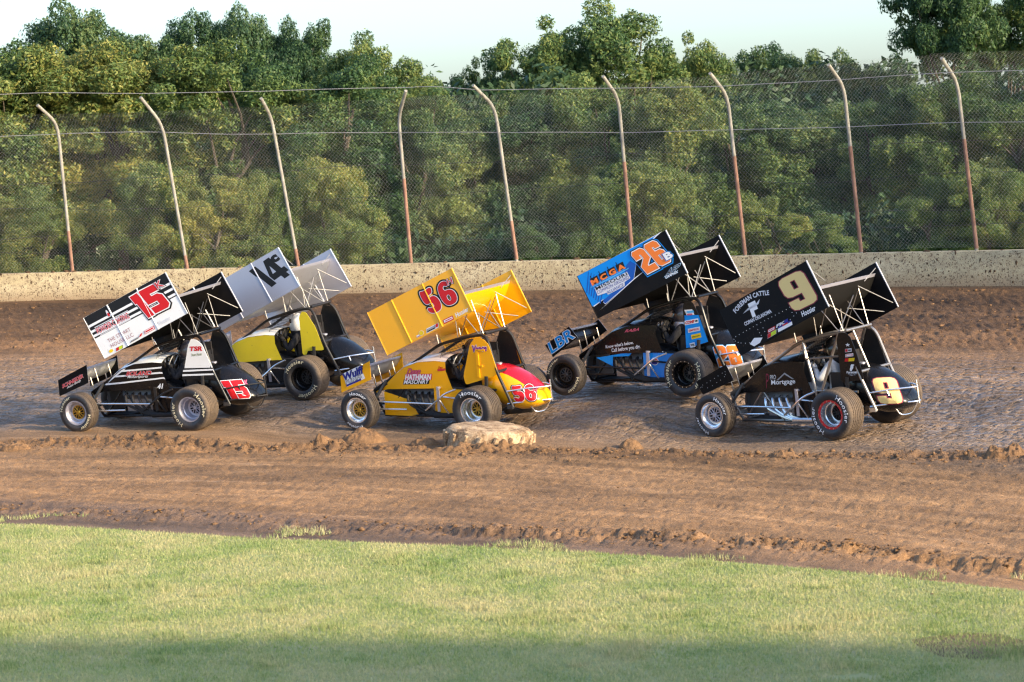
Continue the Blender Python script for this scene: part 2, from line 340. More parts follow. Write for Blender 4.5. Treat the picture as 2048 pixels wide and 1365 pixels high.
def grassmat():
    t = NT('grass_blade'); g = t.node('NewGeometry'); r = g.outputs['Random Per Island']
    n = t.noise(t.mapping(g.outputs['Position'], (0.8, 0.55, 1)), 1.1, 5, 0.65); n2 = t.noise(g.outputs['Position'], 5.0, 3)
    f = t.math('ADD', t.math('MULTIPLY', r, 0.40), t.math('ADD', t.math('MULTIPLY', t.maprange(n.outputs[0], .28, .72), 0.62), t.math('ADD', t.math('MULTIPLY', n2.outputs[0], 0.3), .12)))
    c = t.ramp(t.math('SUBTRACT', f, 0.19), [(0.12, (0.125, 0.22, 0.060)), (0.36, (0.25, 0.325, 0.100)), (0.56, (0.385, 0.405, 0.160)), (0.84, (0.55, 0.48, 0.25))])
    t.link(c.outputs[0], t.p.inputs['Base Color']); t.p.inputs['Roughness'].default_value = 0.6; t.p.inputs['Specular IOR Level'].default_value = 0.25
    tl = t.node('BsdfTranslucent'); t.link(c.outputs[0], tl.inputs[0])
    mx = t.node('MixShader'); mx.inputs[0].default_value = 0.35
    t.link(t.p.outputs[0], mx.inputs[1]); t.link(tl.outputs[0], mx.inputs[2]); t.link(mx.outputs[0], t.out.inputs[0]); return t.m
def lawn_soil():
    t = NT('lawn_soil'); g = t.node('NewGeometry'); n = t.noise(g.outputs['Position'], 1.2, 5, 0.6); n2 = t.noise(g.outputs['Position'], 14, 4, 0.6)
    c = t.ramp(t.math('ADD', t.math('MULTIPLY', n.outputs[0], 0.6), t.math('MULTIPLY', n2.outputs[0], 0.4)), [(0.3, (0.17, 0.22, 0.065)), (0.5, (0.28, 0.30, 0.115)), (0.7, (0.38, 0.32, 0.165))])
    t.link(c.outputs[0], t.p.inputs['Base Color']); t.p.inputs['Roughness'].default_value = 0.95; t.bump(n2.outputs[0], 0.5, 0.03); return t.m
def bark():
    t = NT('bark'); g = t.node('NewGeometry'); n = t.noise(t.mapping(g.outputs['Position'], (1, 1, 0.25)), 14, 5, 0.65)
    c = t.ramp(n.outputs[0], [(0.3, (0.05, 0.04, 0.03)), (0.7, (0.13, 0.105, 0.08))]); t.link(c.outputs[0], t.p.inputs['Base Color']); t.p.inputs['Roughness'].default_value = 0.9
    t.bump(n.outputs[0], 0.6, 0.03); return t.m
def post_metal(name, c0, c1):
    t = NT(name); g = t.node('NewGeometry'); n = t.noise(t.mapping(g.outputs['Position'], (1, 1, 0.4)), 11, 5, 0.65); n2 = t.noise(g.outputs['Position'], 60, 3)
    f = t.math('ADD', t.math('MULTIPLY', n.outputs[0], 0.75), t.math('MULTIPLY', n2.outputs[0], 0.25))
    c = t.ramp(f, [(0.36, c0), (0.62, c1)]); t.link(c.outputs[0], t.p.inputs['Base Color']); t.p.inputs['Roughness'].default_value = 0.75; t.p.inputs['Metallic'].default_value = 0.15
    t.bump(n2.outputs[0], 0.3, 0.004); return t.m

# ------------------------------------------------------------------ mesh helpers
def link(o, parent=None, label=None, cat=None, group=None, kind=None):
    COL.objects.link(o)
    if parent is not None: o.parent = parent
    if label: o['label'] = label
    if cat: o['category'] = cat
    if group: o['group'] = group
    if kind: o['kind'] = kind
    return o
def empty(name, mat=None, **kw):
    o = bpy.data.objects.new(name, None); o.empty_display_size = 0.2
    link(o, **kw)
    if mat is not None: o.matrix_world = mat
    return o
def np_mesh(name, V, F, uv=None, uvname='lap', smooth=True):
    """V (n,3), F (m,k) same k"""
    V = np.asarray(V, np.float32); F = np.asarray(F, np.int32); me = bpy.data.meshes.new(name)
    k = F.shape[1]
    me.vertices.add(len(V)); me.vertices.foreach_set('co', V.ravel())
    me.loops.add(F.size); me.loops.foreach_set('vertex_index', F.ravel())
    me.polygons.add(len(F)); me.polygons.foreach_set('loop_start', np.arange(0, F.size, k, dtype=np.int32)); me.polygons.foreach_set('loop_total', np.full(len(F), k, np.int32))
    if smooth: me.polygons.foreach_set('use_smooth', np.ones(len(F), bool))
    me.update(calc_edges=True)
    if uv is not None:
        l = me.uv_layers.new(name=uvname); l.data.foreach_set('uv', np.asarray(uv, np.float32)[F.ravel()].ravel())
    return me
class MB:
    def __init__(s): s.v = []; s.f = []; s.m = []
    def add(s, V, F, mi=0):
        b = len(s.v); s.v += [tuple(float(c) for c in q) for q in V]; s.f += [tuple(b + i for i in f) for f in F]; s.m += [mi] * len(F); return s
    def box(s, c, d, mi=0, rot=None):
        V = [Vector((x * d[0] / 2, y * d[1] / 2, z * d[2] / 2)) for x in (-1, 1) for y in (-1, 1) for z in (-1, 1)]
        if rot is not None: V = [rot @ q for q in V]
        V = [q + Vector(c) for q in V]
        return s.add(V, [(0, 1, 3, 2), (4, 6, 7, 5), (0, 4, 5, 1), (2, 3, 7, 6), (0, 2, 6, 4), (1, 5, 7, 3)], mi)
    def tube(s, pts, r, n=8, mi=0, caps=True):
        P = [Vector(q) for q in pts]; rs = r if isinstance(r, (list, tuple)) else [r] * len(P)
        T = []
        for i in range(len(P)):
            a = (P[i] - P[i - 1]).normalized() if i else None; b = (P[i + 1] - P[i]).normalized() if i < len(P) - 1 else None
            T.append(((a + b).normalized() if (a and b and (a + b).length > 1e-6) else (a or b)))
        ref = Vector((0, 0, 1)) if abs(T[0].z) < 0.9 else Vector((1, 0, 0))
        u = (ref - T[0] * ref.dot(T[0])).normalized(); V = []
        for i, q in enumerate(P):
            u = (u - T[i] * u.dot(T[i])).normalized(); w = T[i].cross(u)
            for j in range(n):
                a = 2 * math.pi * j / n; V.append(q + (u * math.cos(a) + w * math.sin(a)) * rs[i])
        F = [(i * n + j, i * n + (j + 1) % n, (i + 1) * n + (j + 1) % n, (i + 1) * n + j) for i in range(len(P) - 1) for j in range(n)]
        if caps: F += [tuple(range(n - 1, -1, -1)), tuple((len(P) - 1) * n + j for j in range(n))]
        return s.add(V, F, mi)
    def lathe(s, prof, n=48, mi=0, closed=False):
        """profile (y, r) spun about Y; mi int or per-segment list"""
        V = []; k = len(prof)
        for j in range(n):
            a = 2 * math.pi * j / n
            for y, r in prof: V.append((r * math.cos(a), y, r * math.sin(a)))
        segs = k if closed else k - 1
        for i in range(segs):
            F = [(j * k + i, j * k + (i + 1) % k, ((j + 1) % n) * k + (i + 1) % k, ((j + 1) % n) * k + i) for j in range(n)]
            if i == 0: b = len(s.v); s.v += V
            s.f += [tuple(b + q for q in f) for f in F]; s.m += [mi if isinstance(mi, int) else mi[i]] * n
        return s
    def prism(s, poly, y0, y1, mi=0, side=None):
        """polygon in (x, z), extruded along y"""
        n = len(poly); V = [(x, y0, z) for x, z in poly] + [(x, y1, z) for x, z in poly]
        s.add(V, [tuple(range(n)), tuple(range(2 * n - 1, n - 1, -1))], mi)
        s.add(V, [(i, n + i, n + (i + 1) % n, (i + 1) % n) for i in range(n)], mi if side is None else side); return s
    def loft(s, rings, mi=0, close=True, caps=True):
        n = len(rings[0]); V = [q for r in rings for q in r]; k = n if close else n - 1
        F = [(i * n + j, i * n + (j + 1) % n, (i + 1) * n + (j + 1) % n, (i + 1) * n + j) for i in range(len(rings) - 1) for j in range(k)]
        if caps and close: F += [tuple(range(n - 1, -1, -1)), tuple((len(rings) - 1) * n + j for j in range(n))]
        return s.add(V, F, mi)
    def mesh(s, name, mats, smooth=35):
        me = bpy.data.meshes.new(name); me.from_pydata([tuple(q) for q in s.v], [], s.f)
        for mm in (mats if isinstance(mats, (list, tuple)) else [mats]): me.materials.append(mm)
        me.polygons.foreach_set('material_index', s.m)
        bm = bmesh.new(); bm.from_mesh(me); bmesh.ops.recalc_face_normals(bm, faces=bm.faces); bm.to_mesh(me); bm.free()
        if smooth:
            me.polygons.foreach_set('use_smooth', [True] * len(me.polygons)); me.set_sharp_from_angle(angle=R_(smooth))
        me.update(); return me
    def build(s, name, mats, parent=None, smooth=35, **kw):
        return link(bpy.data.objects.new(name, s.mesh(name, mats, smooth)), parent, **kw)
def arc(p0, p1, p2, n=6):
    """rounded corner: quadratic from p0 via p1 to p2"""
    p0, p1, p2 = Vector(p0), Vector(p1), Vector(p2)
    return [tuple((1 - t) ** 2 * p0 + 2 * t * (1 - t) * p1 + t * t * p2) for t in [i / (n - 1) for i in range(n)]]
def rounded(pts, r=0.06, n=4):
    P = [Vector(p) for p in pts]; out = [tuple(P[0])]
    for i in range(1, len(P) - 1):
        a = (P[i - 1] - P[i]); b = (P[i + 1] - P[i]); ra = min(r, a.length * 0.45); rb = min(r, b.length * 0.45)
        out += arc(P[i] + a.normalized() * ra, P[i], P[i] + b.normalized() * rb, n)
    return out + [tuple(P[-1])]

# lattice noise
def vnoise(x, y, seed=0):
    xi = np.floor(x).astype(np.int64); yi = np.floor(y).astype(np.int64); xf = x - xi; yf = y - yi
    def h(a, b):
        n = (a * 374761393 + b * 668265263 + seed * 982451653) & 0xffffffff
        n = ((n ^ (n >> 13)) * 1274126177) & 0xffffffff
        return ((n ^ (n >> 16)) & 0xffff) / 65535.0
    u = xf * xf * (3 - 2 * xf); v = yf * yf * (3 - 2 * yf)
    return (h(xi, yi) * (1 - u) + h(xi + 1, yi) * u) * (1 - v) + (h(xi, yi + 1) * (1 - u) + h(xi + 1, yi + 1) * u) * v
def fbm(x, y, o=4, seed=0, g=0.5):
    a = 1.0; s = 0; t = 0
    for i in range(o): s = s + a * vnoise(x * 2 ** i, y * 2 ** i, seed + i); t += a; a *= g
    return s / t - 0.5

# ------------------------------------------------------------------ the place: lap centre, profiles, car stands
CX, CY = -20.5, 10.7
WALL_R = 49.0
def polar(x, y): return np.hypot(x - CX, y - CY), np.arctan2(y - CY, x - CX)
def edge_r(th):    # where the lawn ends
    return np.interp(np.degrees(th), [25, 30.8, 33.6, 37.3, 43.4, 50.1, 58.5, 75], [29.6, 29.4, 29.1, 28.76, 27.95, 27.1, 27.0, 27.0])
def berm_r(th):
    return np.interp(np.degrees(th), [38, 43.7, 49.3, 55.5, 62.2, 70, 80], [38.0, 37.4, 36.35, 35.75, 35.25, 35.5, 35.6])
def ridge_mask(th):   # the inner ridge is heaviest right of the middle
    return np.interp(np.degrees(th), [28, 31, 35, 44, 48, 52, 60], [.5, .75, 1, 1, .45, .35, .55])
def base_z(r):
    return np.interp(r, [0, 35.5, 36.8, 38, 39.5, 41, 44, 47, 49, 49.4], [0, 0, .03, .10, .34, .53, .86, 1.30, 1.68, 1.70])
CARS = {   # name: (x, y, z, yaw, pitch, roll) of the rear-axle ground point
 '15': (-4.89, 44.754, .174, 25.41, -.98, -5.56), '14': (-3.195, 46.702, .445, 26.73, -1.97, -4.84),
 '56': (-.259, 43.145, .105, 32.54, .15, -4.27), '26': (3.047, 42.911, .561, 32.92, -.22, -3.2), '9': (5.054, 39.819, .155, 42.8, -1.48, -4.48)}
def car_matrix(k):
    X, Y, Z, yaw, pt, rl = CARS[k]; yaw, pt, rl = R_(yaw), R_(pt), R_(rl)
    h = Vector((-math.cos(yaw), math.sin(yaw), 0)); l = Vector((-math.sin(yaw), -math.cos(yaw), 0)); z = Vector((0, 0, 1))
    h2 = h * math.cos(pt) + z * math.sin(pt); z2 = -h * math.sin(pt) + z * math.cos(pt)
    l2 = l * math.cos(rl) + z2 * math.sin(rl); z3 = -l * math.sin(rl) + z2 * math.cos(rl)
    mm = Matrix.Identity(4)
    for i in range(3): mm[i][0] = h2[i]; mm[i][1] = l2[i]; mm[i][2] = z3[i]
    mm[0][3], mm[1][3], mm[2][3] = X, Y, Z
    return mm
WHEELS = {'LR': (0, .575, .365, .38), 'LF': (2.209, .61, .325, .23), 'RR': (0, -.80, .42, .46), 'RF': (2.209, -.62, .33, .23)}   # x, y, radius, width
CONTACT = []
for k in CARS:
    M_ = car_matrix(k)
    for w_ in WHEELS.values():
        for dy in (-.4, 0, .4): CONTACT.append(tuple(M_ @ Vector((w_[0], w_[1] + dy * w_[3], 0.006))))
CONTACT = np.array(CONTACT); CONTACT_D = CONTACT[:, 2] - base_z(polar(CONTACT[:, 0], CONTACT[:, 1])[0])
TYRE_XY = (-.50, 40.55)
def ground_z(x, y, detail=True):
    x = np.asarray(x, float); y = np.asarray(y, float)
    r, th = polar(x, y); s = th * 40.0
    z = base_z(r)
    num = np.zeros_like(z); den = np.full_like(z, 0.02); near = np.zeros_like(z)
    for (cx, cy, _), d in zip(CONTACT, CONTACT_D):
        q = (x - cx) ** 2 + (y - cy) ** 2; w = np.exp(-q / (2 * 0.75 ** 2)); num += w * d; den += w
        near = np.maximum(near, np.exp(-q / (2 * 0.28 ** 2)))
    z = z + num / den * np.clip(den * 1.2, 0, 1)
    e = edge_r(th); b = berm_r(th)
    # windrow of clods along the low line
    g = np.exp(-((r - b) / 0.34) ** 2) * np.interp(np.degrees(th), [40, 47, 52, 58], [.42, .5, .85, 1]); f1 = fbm(s * 1.1, r * 1.4, 3, 3)
    z = z + g * (0.045 + 0.20 * np.clip(f1, -.2, .5)) + np.exp(-((r - b + .75) / .4) ** 2) * .02
    rg = np.exp(-((r - e - 1.25 - .25 * fbm(s * .3, r * 0, 2, 12)) / 0.34) ** 2) * ridge_mask(th); f2 = fbm(s * 0.8, r * 1.2, 3, 9)
    z = z + rg * np.clip(0.02 + 0.34 * f2, -0.01, .14)
    if detail:
        n1 = fbm(s * 1.2, r * 5.0, 4, 21); n2 = fbm(s * 6.5, r * 9.0, 3, 31, .6); n3 = fbm(s * 14, r * 16, 2, 41)
        apron = np.clip((r - e) / .6, 0, 1) * np.clip((b + .8 - r) / .8, 0, 1)
        rut = fbm(s * .22, r * 1.7, 3, 51) + .5 * fbm(s * .5, r * 3.4, 2, 52)
        rough = apron * .075 * rut + apron * (0.022 * n1 + 0.045 * n2 + .03 * n3) + g * (0.15 * n2 + .11 * n3) + rg * (.12 * n2 + .06 * n3)
        lane = np.clip((r - 36.6) / .5, 0, 1) * np.clip((45 - r) / 1.5, 0, 1) * (0.012 * n1 + 0.018 * n3 - 0.055 * np.clip(vnoise(s * 6.0, r * 4.5, 61) - .58, 0, 1) + 0.015 * np.clip(vnoise(s * 5.0, r * 5.5, 62) - .5, 0, 1))
        cush = np.clip((r - 43.8) / 1.2, 0, 1) * np.clip((48.9 - r) / .3, 0, 1) * (0.05 * n2 + 0.035 * n1 + .09 * n3)
        z = z + (rough + lane + cush) * (1 - .85 * near)
    return z

M_CLAY = clay(); M_LUMP = lump_clay(); M_CONC = concrete()
# track sheet: fine where the lens sees it, coarse round the rest of the lap
def track_sheet():
    rs = np.concatenate([np.arange(26.0, 35.0, 0.075), np.arange(35.0, 37.8, 0.05), np.arange(37.8, 49.0, 0.07), [49.0, 49.06]])
    tmin = np.interp(rs, [26, 38, 49], [24, 38, 48]); tmax = np.interp(rs, [26, 38, 49], [66, 76, 84])
    NF = 720; rows = []
    for r, a, b in zip(rs, tmin, tmax):
        rows.append(np.concatenate([np.linspace(b - 360, a, 130, endpoint=False), np.linspace(a, b, NF)]))
    TH = np.radians(np.array(rows)); RR = np.repeat(rs[:, None], TH.shape[1], 1)
    X = CX + RR * np.cos(TH); Y = CY + RR * np.sin(TH); Z = ground_z(X, Y)
    nr, nc = TH.shape; V = np.stack([X, Y, Z], -1).reshape(-1, 3); uv = np.stack([TH * 40.0, RR], -1).reshape(-1, 2)
    idx = np.arange(nr * nc).reshape(nr, nc)
    F = np.stack([idx[:-1, :-1], idx[:-1, 1:], idx[1:, 1:], idx[1:, :-1]], -1).reshape(-1, 4)
    me = np_mesh('race_track', V, F, uv); me.materials.append(M_CLAY)
    at = me.attributes.new('windrow', 'FLOAT', 'POINT'); at.data.foreach_set('value', np.exp(-((RR - berm_r(TH) + .08) / .42) ** 2).ravel().astype(np.float32))
    link(bpy.data.objects.new('race_track', me), kind='structure', label='brown clay race track with a low windrow of clods')
track_sheet()
def ring_sheet(name, r0, r1, z, n, mat, label, rings=24, edge=None):
    th = np.linspace(0, 2 * np.pi, n); k = np.linspace(0, 1, rings)
    if edge: R1 = edge(np.where(th > np.pi * .6, np.pi * .6, th)); Rr = r0 + (R1[None, :] - r0) * k[:, None]
    else: Rr = (r0 * (r1 / r0) ** k)[:, None] + 0 * th[None, :]
    X = CX + Rr * np.cos(th); Y = CY + Rr * np.sin(th); Z = z(X, Y) if callable(z) else np.full_like(X, z)
    idx = np.arange(X.size).reshape(X.shape); F = np.stack([idx[:-1, :-1], idx[:-1, 1:], idx[1:, 1:], idx[1:, :-1]], -1).reshape(-1, 4)
    me = np_mesh(name, np.stack([X, Y, Z], -1).reshape(-1, 3), F, np.stack([X, Y], -1).reshape(-1, 2)); me.materials.append(mat)
    return link(bpy.data.objects.new(name, me), kind='structure', label=label)
M_LAWN = lawn_soil()
ring_sheet('infield_lawn', 0.5, 0, lambda X, Y: 0.014 + 0.05 * fbm(X * .5, Y * .5, 3, 5) * np.clip((edge_r(np.arctan2(Y - CY, X - CX)) - np.hypot(X - CX, Y - CY)) / 1.5, 0, 1), 360, M_LAWN, 'mown green infield lawn in the foreground', 60, edge_r)
ring_sheet('ground', 49.28, 4000, 1.55, 200, M_LAWN, 'rough ground beyond the outer wall', 30)

# outer wall
TH0, TH1 = R_(30), R_(110)
def wall_top(th): return np.interp(np.degrees(th), [30, 52.6, 62, 70, 79, 110], [2.345, 2.335, 2.28, 2.262, 2.272, 2.27])
def wall():
    th = np.linspace(TH0, TH1, 420); prof = [(0.0, None, -.5), (0.0, 'z', -.02), (.03, 'z', 0.0), (.24, 'z', 0.004), (.27, 'z', -.03), (.27, None, -.5)]
    V = []; UV = []
    for j, (dr, a, dz) in enumerate(prof):
        top = wall_top(th) + 0.012 * fbm(th * 60, th * 0 + 3, 3, 17)
        z = top + dz if a == 'z' else np.full_like(th, 1.2); r = WALL_R + dr + 0.008 * fbm(th * 150, z * 8, 2, 5)
        V.append(np.stack([CX + r * np.cos(th), CY + r * np.sin(th), z], -1)); UV.append(np.stack([th * 49, z - 1.70], -1))
    # extra rows on the front face
    V = np.array(V); UV = np.array(UV); n = len(th); idx = np.arange(len(prof) * n).reshape(len(prof), n)
    F = np.stack([idx[:-1, :-1], idx[1:, :-1], idx[1:, 1:], idx[:-1, 1:]], -1).reshape(-1, 4)
    me = np_mesh('concrete_wall', V.reshape(-1, 3), F, UV.reshape(-1, 2), 'wall', smooth=False); me.materials.append(M_CONC)
    w = link(bpy.data.objects.new('concrete_wall', me), label='long tan concrete wall spattered with brown mud below the fence', cat='wall')
    # thrown clods stuck to the face and left on the cap
    ico = ico_lump(1); Vs = []; Fs = []; nv = 0
    for i in range(2600):
        t = rng.uniform(R_(46), R_(88)); z = rng.uniform(1.75, wall_top(t) - .01); s = rng.choice([.005, .008, .012, .019], p=[.40, .36, .20, .04])
        c = np.array([CX + (WALL_R - .002) * math.cos(t), CY + (WALL_R - .002) * math.sin(t), z])
        v = ico[0] * (1 + .35 * rng.standard_normal((len(ico[0]), 1))); ang = t
        loc = np.stack([v[:, 0] * s * .45, v[:, 1] * s * rng.uniform(.7, 1.5), v[:, 2] * s * rng.uniform(.7, 1.8)], -1)
        w3 = np.stack([loc[:, 0] * math.cos(ang) - loc[:, 1] * math.sin(ang), loc[:, 0] * math.sin(ang) + loc[:, 1] * math.cos(ang), loc[:, 2]], -1) + c
        Vs.append(w3); Fs.append(ico[1] + nv); nv += len(w3)
    for i in range(60):
        t = rng.uniform(R_(46), R_(88)); s = rng.uniform(.012, .05); c = np.array([CX + (WALL_R + rng.uniform(.03, .2)) * math.cos(t), CY + (WALL_R + .1) * math.sin(t), wall_top(t) + s * .3])
        w3 = ico[0] * (1 + .3 * rng.standard_normal((len(ico[0]), 1))) * s * np.array([1.3, 1.1, .7]) + c; Vs.append(w3); Fs.append(ico[1] + nv); nv += len(w3)
    me = np_mesh('mud_spatter', np.concatenate(Vs), np.concatenate(Fs), smooth=False); me.materials.append(flat('dark_mud', (0.085, 0.052, 0.03), .9))
    link(bpy.data.objects.new('mud_spatter', me), w, kind='stuff')
def ico_lump(sub):
    bm = bmesh.new(); bmesh.ops.create_icosphere(bm, subdivisions=sub, radius=1.0); bm.verts.index_update()
    V = np.array([v.co[:] for v in bm.verts]); F = np.array([[v.index for v in f.verts] for f in bm.faces]); bm.free(); return V, F
wall()

# ------------------------------------------------------------------ catch fence
POSTS = [[(-9.291, 58.504, 2.261), (-9.414, 58.204, 5.413), (-9.742, 57.754, 5.804)], [(-6.767, 57.84, 2.247), (-7.121, 57.54, 5.299), (-7.494, 57.09, 5.873)], [(-4.372, 57.076, 2.262), (-4.779, 56.776, 5.347), (-4.938, 56.326, 5.741)], [(-2.004, 56.183, 2.291), (-2.133, 55.883, 5.246), (-1.945, 55.433, 5.762)], [(0.151, 55.246, 2.326), (-0.169, 54.946, 5.357), (-0.586, 54.496, 5.796)], [(2.431, 54.116, 2.331), (2.247, 53.816, 5.421), (1.943, 53.366, 5.845)], [(4.544, 52.933, 2.331), (4.277, 52.633, 5.366), (3.923, 52.183, 5.792)], [(6.612, 51.636, 2.354), (6.343, 51.336, 5.426), (6.014, 50.886, 5.829)], [(8.552, 50.283, 2.39), (8.233, 49.983, 5.4), (7.883, 49.533, 5.829)]]
def extend(P):
    out = [[tuple(q) for q in p] for p in P]
    for side in (0, 1):
        for k in range(4):
            a = np.array(out[0 if side == 0 else -1]); b = np.array(out[1 if side == 0 else -2])
            th = math.atan2(a[0][1] - CY, a[0][0] - CX) + (R_(2.75) if side == 0 else -R_(2.75))
            base = np.array([CX + 49.1 * math.cos(th), CY + 49.1 * math.sin(th), wall_top(th)])
            off = a - a[0]; q = [tuple(base + o) for o in off]
            if side == 0: out.insert(0, q)
            else: out.append(q)
    return out
ALLP = extend(POSTS)
M_PGAL = post_metal('galvanised_pipe', (0.20, 0.185, 0.155), (0.35, 0.33, 0.285)); M_PRUST = post_metal('rusty_pipe', (0.17, 0.085, 0.06), (0.32, 0.185, 0.13))
def fence():
    f = empty('catch_fence', Matrix.Translation((0.15, 55.2, 2.33)), label='tall chain link catch fence with bent steel posts on the concrete wall', cat='fence')
    inv = f.matrix_world.inverted()
    def lc(p): return tuple(inv @ Vector(p))
    rust = {0: .28, 1: .1, 2: .12, 3: .58, 4: .25, 5: .60, 6: .62, 7: .64, 8: .66}
    for i, (b, mdl, t) in enumerate(ALLP):
        B, Mm, T = Vector(b), Vector(mdl), Vector(t); k = i - 4
        path = [B - Vector((0, 0, .25)) + (B - Mm) * 0.0, B] + [B.lerp(Mm, q) for q in (.3, .6)] + arc(B.lerp(Mm, .9), Mm, Mm.lerp(T, .35), 5) + [T]
        o = MB().tube([lc(p) for p in path], .034, 10).build('fence_post', M_PGAL, f)
        fr = rust.get(k, .4)
        MB().tube([lc(B + (B - Mm).normalized() * .02), lc(B.lerp(Mm, fr * .5)), lc(B.lerp(Mm, fr))], .038, 10).build('rusty_sleeve', M_PRUST, o)
    # surface between the posts
    A = np.array([[p[0], p[1], p[2]] for p in ALLP])          # (n,3,3)
    n = len(A); s_knots = np.concatenate([[0], np.cumsum(np.linalg.norm(A[1:, 0] - A[:-1, 0], axis=1))])
    def surf(s, h, bulge=True):
        """s along the wall (m), h up the post (m)"""
        P = np.stack([np.stack([np.interp(s, s_knots, A[:, j, c]) for c in range(3)], -1) for j in range(3)], 1)
        l1 = np.linalg.norm(P[:, 1] - P[:, 0], axis=1); l2 = np.linalg.norm(P[:, 2] - P[:, 1], axis=1)
        a = np.clip(h / l1, 0, 1)[:, None]; b = (np.maximum(h - l1, 0) / l2)[:, None]
        Q = P[:, 0] + (P[:, 1] - P[:, 0]) * a + (P[:, 2] - P[:, 1]) * b
        th = np.arctan2(Q[:, 1] - CY, Q[:, 0] - CX); out = np.stack([np.cos(th), np.sin(th), 0 * th], -1)
        # pipes stand on the track side; car hits have pushed and wrinkled the wire
        d = 0.07
        if bulge: d = d + 0.16 * fbm(s * .55, h * .7, 3, 77) + .05 * fbm(s * 2.5, h * 2.5, 2, 78)
        Q = Q + out * (d * np.ones_like(h))[:, None]
        if bulge:
            hit = np.exp(-((s - s_knots[6] - 1.3) / 1.5) ** 2 - ((h - 1.2) / .55) ** 2) + .8 * np.exp(-((s - s_knots[7] - .6) / 1.2) ** 2 - ((h - 1.5) / .5) ** 2)
            Q[:, 2] += (fbm(s * 1.6, h * 2.0, 3, 55) * 0.10) * (0.35 + 2.6 * hit); Q[:, 2] -= .12 * hit
            Q[:, 0] += fbm(s * 1.8, h * 1.7, 2, 56) * 0.06 * (.4 + 2 * hit)
        return Q
    p = 0.0375; nw = int(s_knots[-1] / p); hmax = 3.98; nh = int(hmax / p) + 1
    def top_h(s):
        sk = s_knots[4:13]; base = np.interp(s, [sk[0] - 5, sk[0], sk[2], sk[4], sk[5], sk[6], sk[8]], [3.55, 3.55, 3.5, 3.5, 3.55, 3.74, 3.92]); return base + .05 * fbm(s * .9, s * 0, 2, 3)
    S_, H_, ok = [], [], []
    ks = np.arange(nw)[:, None]; js = np.arange(nh)[None, :]
    s = (ks + ((js + ks) % 2)) * p; h = js * p + 0 * ks
    Q = surf(s.ravel().astype(float), h.ravel().astype(float)).reshape(nw, nh, 3)
    vis = (s >= s_knots[2]) & (s <= s_knots[-3]) & (h <= top_h(s.ravel().astype(float)).reshape(s.shape))
    th = np.arctan2(Q[..., 1] - CY, Q[..., 0] - CX); T1 = np.stack([-np.sin(th), np.cos(th), 0 * th], -1); O1 = np.stack([np.cos(th), np.sin(th), 0 * th], -1)
    r = 0.0018; ring = [Q + r * T1, Q + r * (-.5 * T1 + .87 * O1), Q + r * (-.5 * T1 - .87 * O1)]
    V = np.stack(ring, 2).reshape(-1, 3)
    base = (np.arange(nw)[:, None] * nh + np.arange(nh - 1)[None, :]) * 3
    keep = (vis[:, :-1] & vis[:, 1:]); b0 = base[keep]
    F = np.concatenate([np.stack([b0 + a, b0 + (a + 1) % 3, b0 + 3 + (a + 1) % 3, b0 + 3 + a], -1) for a in range(3)])
    used = np.unique(F); remap = np.full(len(V), -1); remap[used] = np.arange(len(used))
    me = np_mesh('chain_link_mesh', V[used] - np.array([.15, 55.2, 2.33]), remap[F], smooth=False)
    me.materials.append(post_metal('galvanised_wire', (0.32, 0.33, 0.32), (0.50, 0.50, 0.47)))
    link(bpy.data.objects.new('chain_link_mesh', me), f, kind='stuff')
    # cables: two bright ones high up, thin dark tension wires lower down
    kp = s_knots[4:13]
    def cable(hv, dz, r, mat, off, seed, amp):
        ss = np.linspace(s_knots[1], s_knots[-2], 120); Q = surf(ss, np.interp(ss, kp, hv), False); th = np.arctan2(Q[:, 1] - CY, Q[:, 0] - CX)
        Q = Q + np.stack([np.cos(th), np.sin(th), 0 * th], -1) * off; Q[:, 2] += np.interp(ss, kp, dz) + amp * fbm(ss * .45, ss * 0 + seed, 2, seed)
        MB().tube([lc(q) for q in Q], r, 5).build('fence_cable', mat, f)
    M_CAB = flat('steel_cable', (0.40, 0.385, 0.37), .5, .3); M_WIRE = flat('dull_wire', (0.07, 0.065, 0.06), .7, .3)
    cable([3.66] * 9, [.36, .24, .19, .08, 0, -.14, -.18, -.20, -.21], .0065, M_CAB, -.02, 1, .03); cable([2.95, 2.93, 2.78, 2.66, 2.55, 2.45, 2.4, 2.36, 2.3], [0] * 9, .0065, M_CAB, -.09, 2, .04)
    for q, hh in enumerate((1.95, 1.38, .72, .42)): cable([hh] * 9, [0] * 9, .0055, M_WIRE, .08, 5 + q, .22)
fence()
